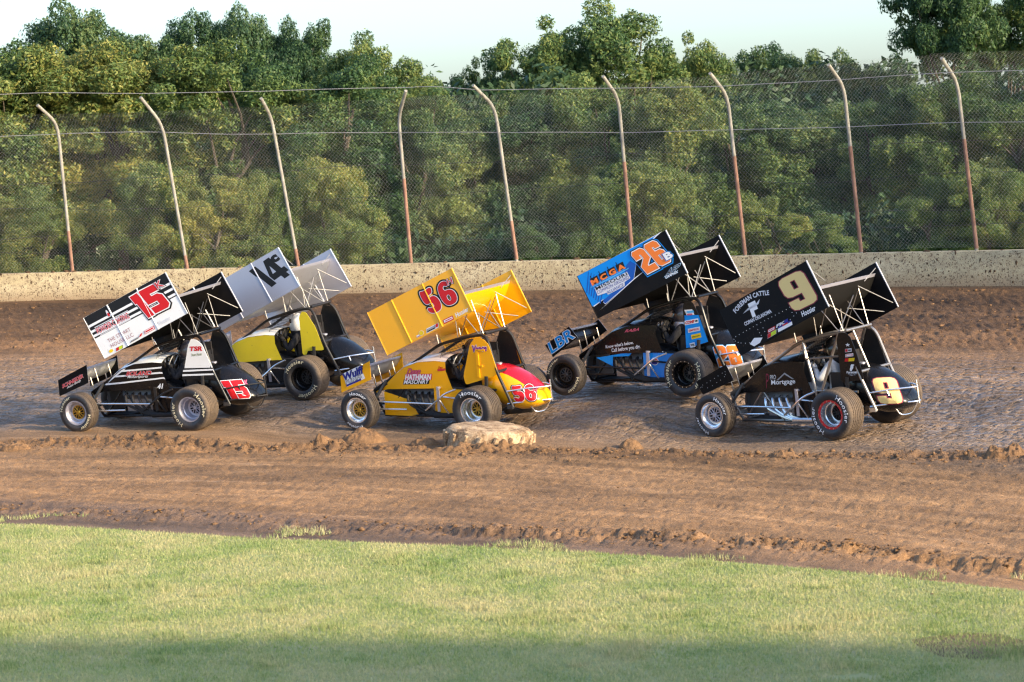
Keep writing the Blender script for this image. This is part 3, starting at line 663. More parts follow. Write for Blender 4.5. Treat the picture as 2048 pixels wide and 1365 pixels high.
# ------------------------------------------------------------------ trees
def leaf_cloud(centres, radii, per, size, seed, squash=.8, hang=0.0):
    g = np.random.default_rng(seed); C = []; Nn = []
    for c, r, k in zip(centres, radii, per):
        d = g.standard_normal((k, 3)); d /= np.linalg.norm(d, axis=1)[:, None]
        rad = r * (0.55 + 0.5 * g.random(k) ** .6)
        lump = 1 + .28 * np.sin(d[:, :1] * 5 + c[0] * 3) * np.sin(d[:, 1:2] * 4 + c[1] * 2)
        q = d * rad[:, None] * lump; q[:, 2] *= squash; C.append(q + np.array(c)); Nn.append(d)
    C = np.concatenate(C); D = np.concatenate(Nn); n = len(C)
    nrm = D * .8 + g.standard_normal((n, 3)) * .65 + np.array([0, 0, .25]); nrm /= np.linalg.norm(nrm, axis=1)[:, None]
    a = g.standard_normal((n, 3)); a[:, 2] -= .4 + hang; a -= nrm * (a * nrm).sum(1)[:, None]; a /= np.linalg.norm(a, axis=1)[:, None]
    b = np.cross(nrm, a); L = size * (0.6 + .8 * g.random(n))[:, None]; W = L * (.30 + .2 * g.random(n))[:, None]
    fold = nrm * L * .12
    V = np.stack([C - a * L, C + b * W + fold, C + a * L, C - b * W + fold], 1).reshape(-1, 3)
    F = np.arange(n * 4).reshape(n, 4)
    return V, F
def crown_mesh(name, seed, H=7.0, R=2.3, clumps=95, leaves=380, size=.075, low=.10, mat=None, sparse=False, top=.55):
    g = np.random.default_rng(seed); cs = []; rs = []
    # main boughs give the crown its lobes
    boughs = []
    for i in range(9 if not sparse else 7):
        a = g.uniform(0, 2 * math.pi); h = g.uniform(low + .12, .84); w = max(.35, 1 - ((h - .45) / .62) ** 2)
        boughs.append((math.cos(a) * R * .55 * w, math.sin(a) * R * .55 * w, h * H, R * g.uniform(.34, .52) * (.55 + .6 * w)))
    boughs.append((g.uniform(-.5, .5), g.uniform(-.5, .5), H * .82, R * .56)); boughs.append((g.uniform(-1, 1), g.uniform(-1, 1), H * .76, R * .5))
    for i in range(clumps):
        bx, by, bz, br = boughs[g.integers(len(boughs))]
        d = g.standard_normal(3); d /= np.linalg.norm(d)
        q = np.array([bx, by, bz]) + d * br * (g.uniform(.75, 1.05)) * np.array([1, 1, .8])
        q[2] = min(max(q[2], low * H), H * .98); cs.append(q); rs.append(g.uniform(.26, .52) * (.8 if sparse else 1))
    per = [int(leaves * (r / .4) ** 1.6) for r in rs]
    V, F = leaf_cloud(cs, rs, per, size, seed + 1)
    V[:, 2] *= H / np.percentile(V[:, 2], 99.9)
    me = np_mesh(name, V, F, smooth=False); me.materials.append(mat)
    return me, cs, H
def trunk_mesh(name, cs, H, seed, r0=.13):
    g = np.random.default_rng(seed); b = MB(); top = H * .8; P = [(g.uniform(-.1, .1) * i, g.uniform(-.1, .1) * i, top * i / 6 - .2) for i in range(7)]
    b.tube(P, [r0 * (1 - .12 * i) for i in range(7)], 8)
    for c in sorted(cs, key=lambda q: g.random())[:12]:
        k = int(np.clip(c[2] / top * 6 * .65, 1, 5)); s = Vector(P[k]); e = Vector(c); mid = s.lerp(e, .5) + Vector((g.uniform(-.15, .15), g.uniform(-.15, .15), .12))
        b.tube([s, mid, e], [r0 * .38, r0 * .25, r0 * .08], 5, caps=False)
    return b.mesh(name, M_BARK)
M_BARK = bark()
M_LEAF = leafmat('oak_leaf', (0.026, 0.064, 0.026), (0.082, 0.150, 0.046), (0.25, 0.275, 0.072), .34)
M_LEAFD = leafmat('dark_leaf', (0.022, 0.060, 0.030), (0.068, 0.132, 0.050), (0.20, 0.235, 0.075), .34)
M_LEAFY = leafmat('pale_leaf', (0.036, 0.080, 0.027), (0.125, 0.185, 0.048), (0.35, 0.31, 0.078), .34)
VAR = []
for i, (seed, cl, lv, lo, mt, sp, R0, tp) in enumerate([(3, 150, 520, .04, M_LEAF, False, 2.3, .6), (19, 150, 520, .04, M_LEAFY, False, 2.4, .55), (31, 150, 520, .04, M_LEAFD, False, 2.2, .6), (47, 130, 520, .08, M_LEAF, True, 2.3, .8), (59, 150, 480, .03, M_LEAFY, False, 2.5, .45)]):
    me, cs, H = crown_mesh('crown', seed, 7.0, R0, cl, int(lv * 1.2), .053, lo, mt, sp, tp)
    VAR.append((me, trunk_mesh('trunk', cs, H, seed + 5), R0))
def px_ground(px, D):   # horizontal place of a picture column at depth D
    return (px - 1024) / FPX * D, D
def tree(px, ytop, D, wpx, var, label, name='oak_tree', cat='tree', group='trees behind the fence', z0=1.5, rot=None):
    X, Y = px_ground(px, D); yh = 330.5 - .0363 * (px - 1024); zt = CAM_H + (yh - ytop) * D / FPX
    me, tr, R0 = VAR[var]; sz = (zt - z0) / 7.0; sx = 1.48 * wpx * D / FPX / R0
    o = empty(name, Matrix.Translation((X, Y, z0)) @ Matrix.Rotation(rot if rot is not None else (px * 1.7 + D) % 6.28, 4, 'Z') @ Matrix.Diagonal((sx, sx, sz, 1)), label=label, cat=cat, group=group)
    link(bpy.data.objects.new('crown', me), o); link(bpy.data.objects.new('trunk', tr), o)
    return o
BACK = [(-150, 70, 75, 150, 2, 'dark oak at the far left edge of the wood'), (40, 62, 74, 120, 0, 'broad oak on the skyline at the left picture edge'), (188, 12, 76, 95, 2, 'dark rounded oak, tallest on the skyline above the first two fence posts'),
 (400, 30, 77, 75, 2, 'dark oak on the skyline left of the third fence post'), (520, 22, 77, 75, 2, 'dark tall oak on the skyline above the third fence post'), (622, 42, 77, 70, 2, 'dark oak on the skyline just right of the third fence post'),
 (715, 72, 74, 85, 0, 'oak with a sloping right shoulder before the fourth fence post'), (805, 100, 73, 90, 0, 'lower oak on the skyline above the fourth fence post'), (872, 128, 74, 60, 0, 'small oak crown ending the left tree line'),
 (955, 122, 76, 50, 3, 'narrow oak crown standing at the dip in the skyline, over the fifth post'), (1030, 132, 76, 55, 2, 'small dark oak at the left foot of the tallest central tree'),
 (1135, 38, 74, 105, 3, 'left half of the tall central tree pair, bright loose crown'), (1285, 2, 74, 125, 0, 'tallest central oak, crown touching the top of the picture'), (1385, 70, 75, 80, 3, 'loose right shoulder oak beside the tallest central tree'),
 (1530, 95, 77, 75, 2, 'dark oak on the skyline right of the seventh fence post'), (1600, 100, 79, 60, 2, 'dark oak left of the eighth fence post'), (1690, 108, 79, 65, 2, 'low dark oak on the skyline above the eighth fence post'), (1765, 118, 78, 65, 2, 'low dark oak between the last two fence posts'),
 (1930, -95, 73, 95, 3, 'tall loose tree leaving the picture at upper right'), (2050, -60, 74, 90, 3, 'tall open tree with bare limbs at the right picture edge'), (2230, -20, 74, 120, 0, 'oak beyond the right picture edge')]
for a in BACK: tree(*a)
FRONT = [(155, 120, 69, 110, 0, 'green oak filling the wood right of the first fence post'), (590, 105, 69, 105, 0, 'green oak crown just behind the third fence post'), (770, 150, 70, 100, 0, 'green oak filling the wood left of the fourth fence post'), (1030, 185, 70, 90, 0, 'green oak crown right of the fifth fence post'), (-90, 110, 66, 160, 1, 'yellowish oak just left of the picture edge'), (60, 100, 66, 140, 1, 'yellow green oak behind the left end of the fence'), (255, 92, 66.5, 145, 1, 'wide yellow green oak between the first and second fence posts'), (480, 84, 66, 135, 4, 'golden green rounded oak between the second and third posts'),
 (690, 118, 66, 120, 0, 'green oak between the third and fourth fence posts'), (845, 160, 67, 100, 0, 'green oak behind the fourth fence post'), (945, 205, 68, 95, 2, 'dark shaded oak between the fourth and fifth posts'), (1100, 190, 68, 105, 2, 'dark oak left of the sixth fence post'), (1215, 150, 67, 95, 0, 'bright green oak behind the sixth fence post'),
 (1360, 165, 66, 110, 4, 'light green oak between the sixth and seventh posts'), (1490, 215, 67, 100, 0, 'green oak behind the seventh fence post'), (1610, 205, 68, 110, 2, 'dark oak in the gap between seventh and eighth posts'), (1760, 190, 67, 105, 0, 'oak between the eighth and ninth fence posts'), (1900, 150, 66, 110, 1, 'yellow green oak behind the ninth fence post'), (2060, 140, 65, 110, 4, 'golden green oak behind the right end of the fence'), (2200, 160, 65, 130, 1, 'golden oak past the right picture edge')]
for a in FRONT: tree(*a)
SHRUB = [(-60, 330, 62, 120, 4, 'pale bush low at the far left end of the wall'), (95, 350, 62, 105, 4, 'dusty bush behind the first fence post'), (330, 300, 62, 100, 1, 'yellow green bush behind the second fence post'), (455, 330, 61.5, 95, 4, 'bright bush between second and third posts'), (560, 320, 62, 80, 1, 'bright bush left of the third fence post'), (670, 290, 62, 90, 1, 'sunlit bush right of the third fence post'), (1090, 430, 61, 60, 0, 'small bush right of the fifth post just above the wall'), (1200, 330, 62, 80, 4, 'sunlit bush left of the sixth fence post'), (1320, 300, 62, 90, 1, 'sunlit bush right of the sixth fence post'), (1550, 370, 61.5, 80, 4, 'pale bush right of the seventh fence post'), (1650, 400, 61.5, 75, 0, 'low bush left of the eighth fence post'), (1870, 330, 61.5, 80, 4, 'pale bush left of the ninth fence post'), (1990, 300, 61, 95, 1, 'yellow green bush right of the ninth fence post'), (2130, 320, 61, 110, 0, 'bush beyond the right end of the fence')]
for a in SHRUB: tree(a[0], a[1] + 25, a[2], a[3] * .78, *a[4:], name='bush', cat='bush', group='bushes behind the wall', z0=.9)
# deep shade of the wood behind the first trees: one uncountable mass of foliage
def thicket():
    g = np.random.default_rng(5); cs = []; rs = []
    for i in range(420):
        D = g.uniform(69, 82); px = g.uniform(-500, 2550); X, Y = px_ground(px, D); cs.append((X, Y, g.uniform(1.6, 6.2))); rs.append(g.uniform(.6, 1.0))
    for i in range(150):
        D = g.uniform(62.5, 68); px = g.uniform(-300, 2350); X, Y = px_ground(px, D); cs.append((X, Y, g.uniform(1.5, 2.7))); rs.append(g.uniform(.5, .8))
    V, F = leaf_cloud(cs, rs, [170] * len(cs), .12, 8)
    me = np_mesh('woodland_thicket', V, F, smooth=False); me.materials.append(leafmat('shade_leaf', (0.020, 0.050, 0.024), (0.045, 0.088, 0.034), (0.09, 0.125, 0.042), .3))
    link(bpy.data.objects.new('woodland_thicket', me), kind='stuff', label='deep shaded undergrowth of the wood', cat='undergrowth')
thicket()

# ------------------------------------------------------------------ clods, tractor tyre, grass
def place_px(px, py, z=0.0):
    """point of the ground seen at a picture position (layout only)"""
    d = fw + rt2 * ((px - 1024) / FPX) - up2 * ((py - 682.5) / FPX); t = (z - CAM_H) / d.z
    for _ in range(6):
        x, y = d.x * t, d.y * t; zz = float(ground_z(np.array([x]), np.array([y]), False)[0]); t = (zz - CAM_H) / d.z
    return d.x * t, d.y * t
def clods():
    ico1 = ico_lump(1); g = np.random.default_rng(23); XY, SZ = [], []
    def put(x, y, s): XY.append((x, y)); SZ.append(s)
    def scatter(n, t0, t1, rf, sf, mask=None):
        th = np.radians(g.uniform(t0, t1, n)); r = rf(th); s = sf(g.random(n)); k = np.ones(n, bool) if mask is None else mask(th, r)
        XY.append(np.stack([CX + r * np.cos(th), CY + r * np.sin(th)], -1)[k]); SZ.append(s[k])
    n = 4200; scatter(n, 40, 76, lambda th: berm_r(th) + g.normal(-.14, .34, n), lambda u: .006 + .027 * u ** 6, lambda th, r: (fbm(th * 36, r * .6, 3, 3) > -.10) | (g.random(n) < .25))
    m = 3000; scatter(m, 29, 64, lambda th: edge_r(th) + 1.25 + g.normal(0, .26, m), lambda u: .006 + .027 * u ** 4, lambda th, r: ((fbm(th * 32, r * 1.2, 3, 9) > -.02) | (g.random(m) < .15)) & (g.random(m) < ridge_mask(th) ** 1.5))
    q = 2600; scatter(q, 30, 72, lambda th: edge_r(th) + .3 + (berm_r(th) - edge_r(th) - .3) * g.random(q), lambda u: .004 + .014 * u ** 4, lambda th, r: fbm(th * 20, r * 2.5, 3, 19) > 0)
    w = 420; scatter(w, 29, 60, lambda th: edge_r(th) - 1.6 * g.random(w) ** 2.5, lambda u: .006 + .016 * u ** 3)
    p = 3200; scatter(p, 47, 86, lambda th: 44.5 + 4.3 * g.random(p), lambda u:   .007 + .028 * u ** 4)
    XY_ = np.concatenate(XY); S_ = np.concatenate(SZ); Z = ground_z(XY_[:, 0], XY_[:, 1]); N = len(S_); nv = len(ico1[0])
    V = ico1[0][None] * (1 + .38 * g.standard_normal((N, nv, 1))) * S_[:, None, None] * np.stack([g.uniform(.7, 1.7, N), g.uniform(.7, 1.5, N), g.uniform(.45, .95, N)], -1)[:, None, :]
    V = V + np.stack([XY_[:, 0], XY_[:, 1], Z + S_ * .12], -1)[:, None, :]
    F = (ico1[1][None] + (np.arange(N) * nv)[:, None, None]).reshape(-1, 3)
    me = np_mesh('dirt_clods', V.reshape(-1, 3), F, smooth=False); me.materials.append(M_LUMP)
    link(bpy.data.objects.new('dirt_clods', me), kind='stuff', label='loose clay clods along the low line and apron', cat='dirt clods')
clods()
def heap(px, py, w, h, n, label, seed, cat='dirt heap'):
    """a heap of clay: one lumpy mound"""
    g = np.random.default_rng(seed); x0, y0 = place_px(px, py); nx, ny = 90, 50; hw, hd = w * .62, max(.2, h * 1.7)
    U, Vv = np.meshgrid(np.linspace(-hw, hw, nx), np.linspace(-hd, hd, ny), indexing='ij'); zg = ground_z(x0 + U, y0 + Vv)
    e = np.clip(1 - (U / hw) ** 2 - (Vv / hd) ** 2, 0, 1)
    k = fbm(U * 5 + seed * 7, Vv * 5, 3, seed) ; k2 = 1 - np.abs(2 * (vnoise(U * 13 + seed, Vv * 13, seed) - .5)); k3 = vnoise(U * 30, Vv * 30, seed + 4)
    z = zg - .03 + e ** .8 * (h * (.62 + 1.3 * k) + .05 * k2 + .028 * k3) + .03 * (e > .02)
    idx = np.arange(nx * ny).reshape(nx, ny); F = np.stack([idx[:-1, :-1], idx[1:, :-1], idx[1:, 1:], idx[:-1, 1:]], -1).reshape(-1, 4)
    z0 = float(zg[nx // 2, ny // 2]); me = np_mesh('dirt_heap', np.stack([U, Vv, z - z0], -1).reshape(-1, 3), F, smooth=False); me.materials.append(M_LUMP)
    o = link(bpy.data.objects.new('dirt_heap', me), label=label, cat=cat, group='heaps of clay on the windrow'); o.location = (x0, y0, z0)
heap(728, 884, .62, .21, 130, 'lumpy clay heap in front of the yellow car front wheel', 1)
heap(655, 893, .5, .08, 45, 'low crumbled clay heap left of the one by the yellow car', 6)
heap(850, 890, .40, .11, 55, 'small clay heap against the left side of the old tractor tyre', 2)
heap(975, 899, 1.5, .07, 60, 'crumbled clay banked along the near side of the old tractor tyre', 12)
heap(1262, 896, .30, .13, 45, 'upright clay lump right of the old tractor tyre', 3)
heap(1568, 915, .34, .09, 40, 'clay lump below the black number 9 car', 4)
heap(30, 902, .42, .09, 45, 'clay lumps at the left edge of the windrow', 5)
heap(360, 905, .7, .06, 70, 'scattered clay lumps below the black and white car', 8)
heap(2010, 915, .5, .08, 50, 'clay lumps at the right edge of the windrow', 9)

def tractor_tyre():
    t = NT('chalky_rubber'); g = t.node('NewGeometry'); n = t.noise(g.outputs['Position'], 5.5, 6, .7); n2 = t.noise(g.outputs['Position'], 40, 4)
    c = t.ramp(t.math('ADD', t.math('MULTIPLY', n.outputs[0], .7), t.math('MULTIPLY', n2.outputs[0], .3)), [(.40, (.13, .078, .042)), (.48, (.30, .195, .11)), (.57, (.46, .325, .20)), (.70, (.56, .44, .30))])
    t.link(c.outputs[0], t.p.inputs['Base Color']); t.p.inputs['Roughness'].default_value = .9; t.bump(n2.outputs[0], .6, .015)
    x, y = place_px(978, 893); y += .25
    z = float(ground_z(np.array([x]), np.array([y]), False)[0])
    M = Matrix.Translation((x, y, z + .02)) @ Matrix.Rotation(R_(4.5), 4, 'Y') @ Matrix.Rotation(R_(2), 4, 'X') @ Matrix.Rotation(R_(90), 4, 'X')
    root = empty('tractor_tyre', M, label='half buried tractor tyre caked in pale clay lying flat on the windrow', cat='tyre')
    R0 = .665
    # lathe axis is local Y, standing upright after the turn
    prof = [(-.16, R0 * .62), (-.17, R0 * .85), (-.12, R0 * .975), (.0, R0), (.12, R0 * .985), (.215, R0 * .95), (.25, R0 * .88), (.262, R0 * .76), (.245, R0 * .64), (.20, R0 * .57), (-.1, R0 * .55)]
    b = MB().lathe(prof, 120, 0, True)
    def lum(q): return float(fbm(np.array([math.atan2(q[2], q[0]) * 3.1 + 40]), np.array([q[1] * 9 + math.hypot(q[0], q[2]) * 6]), 3, 66)[0])
    b.v = [(q[0] * (1 + .09 * lum(q)), q[1] + .05 * lum((q[2], q[1], q[0])), q[2] * (1 + .09 * lum(q))) for q in b.v]
    b.build('carcass', t.m, root)
    k = 18
    for i in range(k):
        a = 2 * math.pi * i / k; pts = []
        for j in range(4):
            u = j / 3; aa = a + u * .20; rr = R0 * (1.015 - .03 * u); pts.append((rr * math.cos(aa), .17 - u * .30, rr * math.sin(aa)))
        MB().tube(pts, [.03, .036, .034, .02], 6).build('tread_lug', t.m, root)
    bm = MB(); n = 40; ring = []
    for q, (rr, hh) in enumerate(((R0 * .84, .235), (R0 * .62, .275), (R0 * .3, .285))): ring.append([(rr * math.cos(2 * math.pi * i / n), hh + .05 * float(fbm(np.array([i * .35 + 9.0]), np.array([q * 1.3]), 3, 88)[0]), rr * math.sin(2 * math.pi * i / n)) for i in range(n)])
    bm.loft(ring); bm.build('clay_fill', t.m, root)
tractor_tyre()

def grass():
    g = np.random.default_rng(2); N = 600000
    D = np.sqrt(g.uniform(19.2 ** 2, 35.5 ** 2, N)); px = g.uniform(-140, 2190, N); X = (px - 1024) / FPX * D; Y = D
    r, th = polar(X, Y); e = edge_r(th) + .16 * fbm(th * 40 * .8, r * .2, 3, 91) + .06 * fbm(th * 40 * 5, r * 3, 2, 92)
    cover = fbm(X * 1.1, Y * 1.1, 3, 93)
    keep = (r < e) & ~((cover < -.34) & (g.random(N) < .8))
    # strays and tufts over the edge
    tuft = (r >= e) & (r < e + .9) & (fbm(th * 40 * 1.6, r * 1.6, 2, 94) > .17) & (g.random(N) < .30)
    k = keep | tuft; X, Y, r, th, e = X[k], Y[k], r[k], th[k], e[k]; n = len(X)
    long_ = (fbm(X * 2.2, Y * 2.2, 2, 95) > .22) | tuft[k]
    h = (.020 + .026 * g.random(n)) * np.where(long_, 1.7, 1.0); w = .0035 + .0035 * g.random(n)
    a = g.uniform(0, 2 * np.pi, n); lean = g.uniform(.1, .75, n); b = g.uniform(0, 2 * np.pi, n)
    Z = np.where(r < e, .006 + .05 * fbm(X * .5, Y * .5, 3, 5) * np.clip((edge_r(th) - r) / 1.5, 0, 1), ground_z(X, Y, False) - .005)
    P = np.stack([X, Y, Z], -1); u = np.stack([np.cos(a), np.sin(a), 0 * a], -1) * w[:, None]
    tip = P + np.stack([np.cos(b) * lean * h, np.sin(b) * lean * h, h], -1)
    V = np.stack([P - u, P + u, tip], 1).reshape(-1, 3); F = np.arange(3 * n).reshape(n, 3)
    me = np_mesh('grass', V, F, smooth=False); me.materials.append(grassmat())
    link(bpy.data.objects.new('grass', me), kind='stuff', label='short mown grass of the infield', cat='grass')
grass()

def far_wood():
    """the wood goes on round the rest of the oval"""
    g = np.random.default_rng(77); cs, rs = [], []
    for i in range(620):
        th = g.uniform(R_(95), R_(395)); rr = g.uniform(78, 96)
        if math.degrees(th) % 360 < 95 and math.degrees(th) % 360 > 32: continue
        cs.append((CX + rr * math.cos(th), CY + rr * math.sin(th), g.uniform(1.0, 8.0))); rs.append(g.uniform(1.6, 2.6))
    V, F = leaf_cloud(cs, rs, [70] * len(cs), .55, 78); me = np_mesh('far_wood', V, F, smooth=False); me.materials.append(M_LEAFD)
    link(bpy.data.objects.new('far_wood', me), kind='stuff', label='wood continuing round the far side of the oval', cat='wood')
far_wood()
def added_shade_building():
    """made-up building added out of view right of the picture; its roof edge shades the near lawn"""
    root = empty('added_shade_building', Matrix.Translation((14.3, 10.0, 0)) @ Matrix.Rotation(R_(-13), 4, 'Z'), label='unseen white building added beyond the right picture edge to shade the lawn', cat='building')
    MB().box((0, 0, 2.95), (17, 7.6, 5.9)).build('wall', paint('painted_block', (.62, .60, .55), .7, 0, 0, .3), root, 0)
    MB().box((0, 0, 6.0), (17.6, 8.2, .2)).build('roof', paint('roof_sheet', (.30, .31, .32), .5, .3, 0, .2), root, 0)
    for x in (-6, -2, 2, 6): MB().box((x, 3.83, 4.3), (1.6, .05, 1.1)).build('window', flat('dark_pane', (.03, .035, .04), .1), root, 0)  # windows and door are invented along with the added shade-casting building
    MB().box((0, 3.83, 1.05), (.95, .05, 2.1)).build('door', paint('door_green', (.06, .16, .10), .5), root, 0)
added_shade_building()
# ------------------------------------------------------------------ sprint cars
WHITE = (0.80, 0.80, 0.80); BLACK = (0.006, 0.006, 0.007)
PB = paint('gloss_black', BLACK, .24, 0, .10, .06, .3); PBM = paint('satin_black', (0.014, 0.014, 0.016), .5, 0, 0, .16, .3); PW = paint('white_sheet', WHITE, .3, 0, .3, .12)
PY = paint('chrome_yellow', (0.88, 0.40, 0.003), .28, 0, .25, .07); PYO = paint('lemon_yellow', (0.70, 0.56, 0.03), .3, 0, .3, .2); PBLUE = paint('azure', (0.0, 0.22, 0.70), .3, 0, .2, .06)
ALU = paint('brushed_aluminium', (0.50, 0.49, 0.56), .42, .7, 0, .08); ALUD = paint('dull_aluminium', (0.45, 0.45, 0.47), .45, .8, 0, .2); CHR = paint('polished_metal', (0.78, 0.78, 0.80), .22, .9, 0, .06)
NICK = paint('nickel_tube', (0.33, 0.30, 0.275), .36, .85, 0, .10); GOLD = paint('gold_anodised', (0.62, 0.38, 0.06), .3, .8, 0, .12); REDP = paint('red_paint', (0.50, 0.012, 0.02), .3, 0, .3, .12); MAG = paint('crimson_paint', (0.42, 0.006, 0.02), .25, 0, .4, .06)
FAB = flat('dark_cloth', (0.02, 0.02, 0.024), .9); STEEL = paint('dark_steel', (0.09, 0.09, 0.095), .4, .7, 0, .25)
PBB = paint('board_black', BLACK, .5, 0, 0, .045, .10); FOILB = paint('foil_black', (.003, .003, .003), .85, 0, 0, .03, .03); STRUT = paint('strut_steel', (.30, .29, .28), .5, .45, 0, .1)
def ink(name, c): return flat('ink_' + name, c, .38)
I = dict(red=ink('red', (0.55, 0.012, 0.018)), white=ink('white', (.78, .78, .8)), black=ink('black', (.010, .010, .012)), orange=ink('orange', (.85, .20, .03)), blue=ink('blue', (.0, .24, .72)), dblue=ink('dark_blue', (.008, .085, .40)), navy=ink('navy', (.02, .03, .25)), gold=ink('gold', (.72, .54, .22)),
         yellow=ink('yellow', (.75, .52, .02)), grey=ink('grey', (.32, .32, .34)), pale=ink('pale', (.62, .63, .68)), maroon=ink('maroon', (.26, .03, .06)), olive=ink('olive', (.12, .16, .03)), purple=ink('purple', (.14, .03, .30)), pink=ink('pink', (.60, .10, .18)), cream=ink('cream', (.70, .62, .42)), lime=ink('lime', (.50, .62, .03)), cyan=ink('cyan', (.10, .42, .75)))

# ---- flat print
_c2 = {}
def _curve_mesh(cu):
    o = bpy.data.objects.new('tmp', cu); e = o; me = o.to_mesh(); V = np.array([v.co[:2] for v in me.vertices]).reshape(-1, 2); F = [tuple(p.vertices) for p in me.polygons]; e.to_mesh_clear()
    bpy.data.objects.remove(o); bpy.data.curves.remove(cu); return V, F
def t2d(text, bold=0.0, shear=0.0, space=1.0, res=3):
    key = (text, bold, shear, space)
    if key not in _c2:
        cu = bpy.data.curves.new('tmp', 'FONT'); cu.body = text; cu.size = 1.0; cu.offset = bold; cu.shear = shear; cu.space_character = space; cu.resolution_u = res; cu.fill_mode = 'BOTH'
        _c2[key] = _curve_mesh(cu)
    return _c2[key]
def chaikin(P, n):
    for _ in range(n): P = [q for i in range(len(P)) for q in ((P[i][0] * .75 + P[(i + 1) % len(P)][0] * .25, P[i][1] * .75 + P[(i + 1) % len(P)][1] * .25), (P[i][0] * .25 + P[(i + 1) % len(P)][0] * .75, P[i][1] * .25 + P[(i + 1) % len(P)][1] * .75))]
    return P
GL = {'1': [[(0, 1), (.42, 1), (.42, 0), (.08, 0), (.08, .66), (0, .66)]],
 '5': [[(0, 1), (.6, 1), (.6, .74), (.28, .74), (.28, .64), (.50, .64), (.62, .53), (.62, .12), (.5, 0), (0, 0), (0, .25), (.34, .25), (.34, .40), (0, .40)]],
 '4': [[(.34, 1), (.64, 1), (.64, .40), (.78, .40), (.78, .17), (.64, .17), (.64, 0), (.36, 0), (.36, .17), (0, .17), (0, .40)], [(.36, .72), (.36, .40), (.18, .40)]],
 '6': [[(.1, 1), (.52, 1), (.62, .9), (.62, .70), (.36, .70), (.36, .78), (.27, .78), (.27, .60), (.52, .60), (.62, .5), (.62, .1), (.52, 0), (.1, 0), (0, .1), (0, .9)], [(.27, .42), (.36, .42), (.36, .2), (.27, .2)]],
 '2': [[(0, .9), (.1, 1), (.52, 1), (.62, .9), (.62, .52), (.30, .30), (.30, .25), (.62, .25), (.62, 0), (0, 0), (0, .34), (.35, .60), (.35, .78), (.27, .78), (.27, .64), (0, .64)]],
 '9': [[(0, .86), (.04, .96), (.14, 1), (.48, 1), (.58, .96), (.62, .86), (.62, .14), (.58, .04), (.48, 0), (.14, 0), (.04, .04), (0, .14), (0, .30), (.24, .30), (.24, .20), (.37, .20), (.37, .40), (.14, .40), (.04, .44), (0, .54)], [(.25, .82), (.37, .82), (.37, .57), (.25, .57)]],
 'r5': [[(0, 1), (.22, .93), (.58, 1), (.52, .74), (.26, .70), (.27, .62), (.50, .64), (.64, .48), (.64, .2), (.5, 0), (.15, 0), (0, .14), (.02, .30), (.22, .22), (.30, .20), (.36, .3), (.3, .42), (.0, .40)]],
 'r6': [[(.5, .98), (.3, 1.02), (.08, .88), (0, .6), (0, .22), (.14, 0), (.5, 0), (.65, .2), (.65, .46), (.5, .62), (.28, .62), (.25, .74), (.34, .84), (.42, .76), (.62, .78)], [(.26, .42), (.36, .44), (.40, .32), (.36, .18), (.27, .18), (.23, .30)]]}
def glyph(ch, off=0.0, smooth=0):
    key = ('g', ch, off, smooth)
    if key not in _c2:
        cu = bpy.data.curves.new('tmp', 'CURVE'); cu.dimensions = '2D'; cu.fill_mode = 'BOTH'; cu.offset = off
        for P in GL[ch]:
            P = chaikin(P, smooth) if smooth else P
            sp = cu.splines.new('POLY'); sp.points.add(len(P) - 1); sp.use_cyclic_u = True
            for q, (x, y) in zip(sp.points, P): q.co = (x, y, 0, 1)
        V, F = _curve_mesh(cu); w = max(p[0] for p in GL[ch][0]); V = V / np.array([w, 1.0]); _c2[key] = (V, F)
    return _c2[key]
def tl(text, col, bold=0.0, shear=0.0, space=1.0):
    V, F = t2d(text, bold, shear, space); V0, _ = t2d(text, 0.0, shear, space); lo = V0.min(0); hi = V0.max(0)
    return ((V - lo) / (hi - lo), F, I[col])
def RECT(col, x0=0, y0=0, x1=1, y1=1): return (np.array([(x0, y0), (x1, y0), (x1, y1), (x0, y1)], float), [(0, 1, 2, 3)], I[col])
def DISC(col, cx=.5, cy=.5, rx=.5, ry=.5, n=20): return (np.array([(cx + rx * math.cos(2 * math.pi * i / n), cy + ry * math.sin(2 * math.pi * i / n)) for i in range(n)]), [tuple(range(n))], I[col])
def sub(layer, x0, y0, x1, y1): return (layer[0] * np.array([x1 - x0, y1 - y0]) + np.array([x0, y0]), layer[1], layer[2])
def num(ch, cols, smooth=0, offs=(0.05, 0.02, 0.0)):
    return [(*glyph(ch, o, smooth), I[c]) for c, o in zip(cols, offs)]
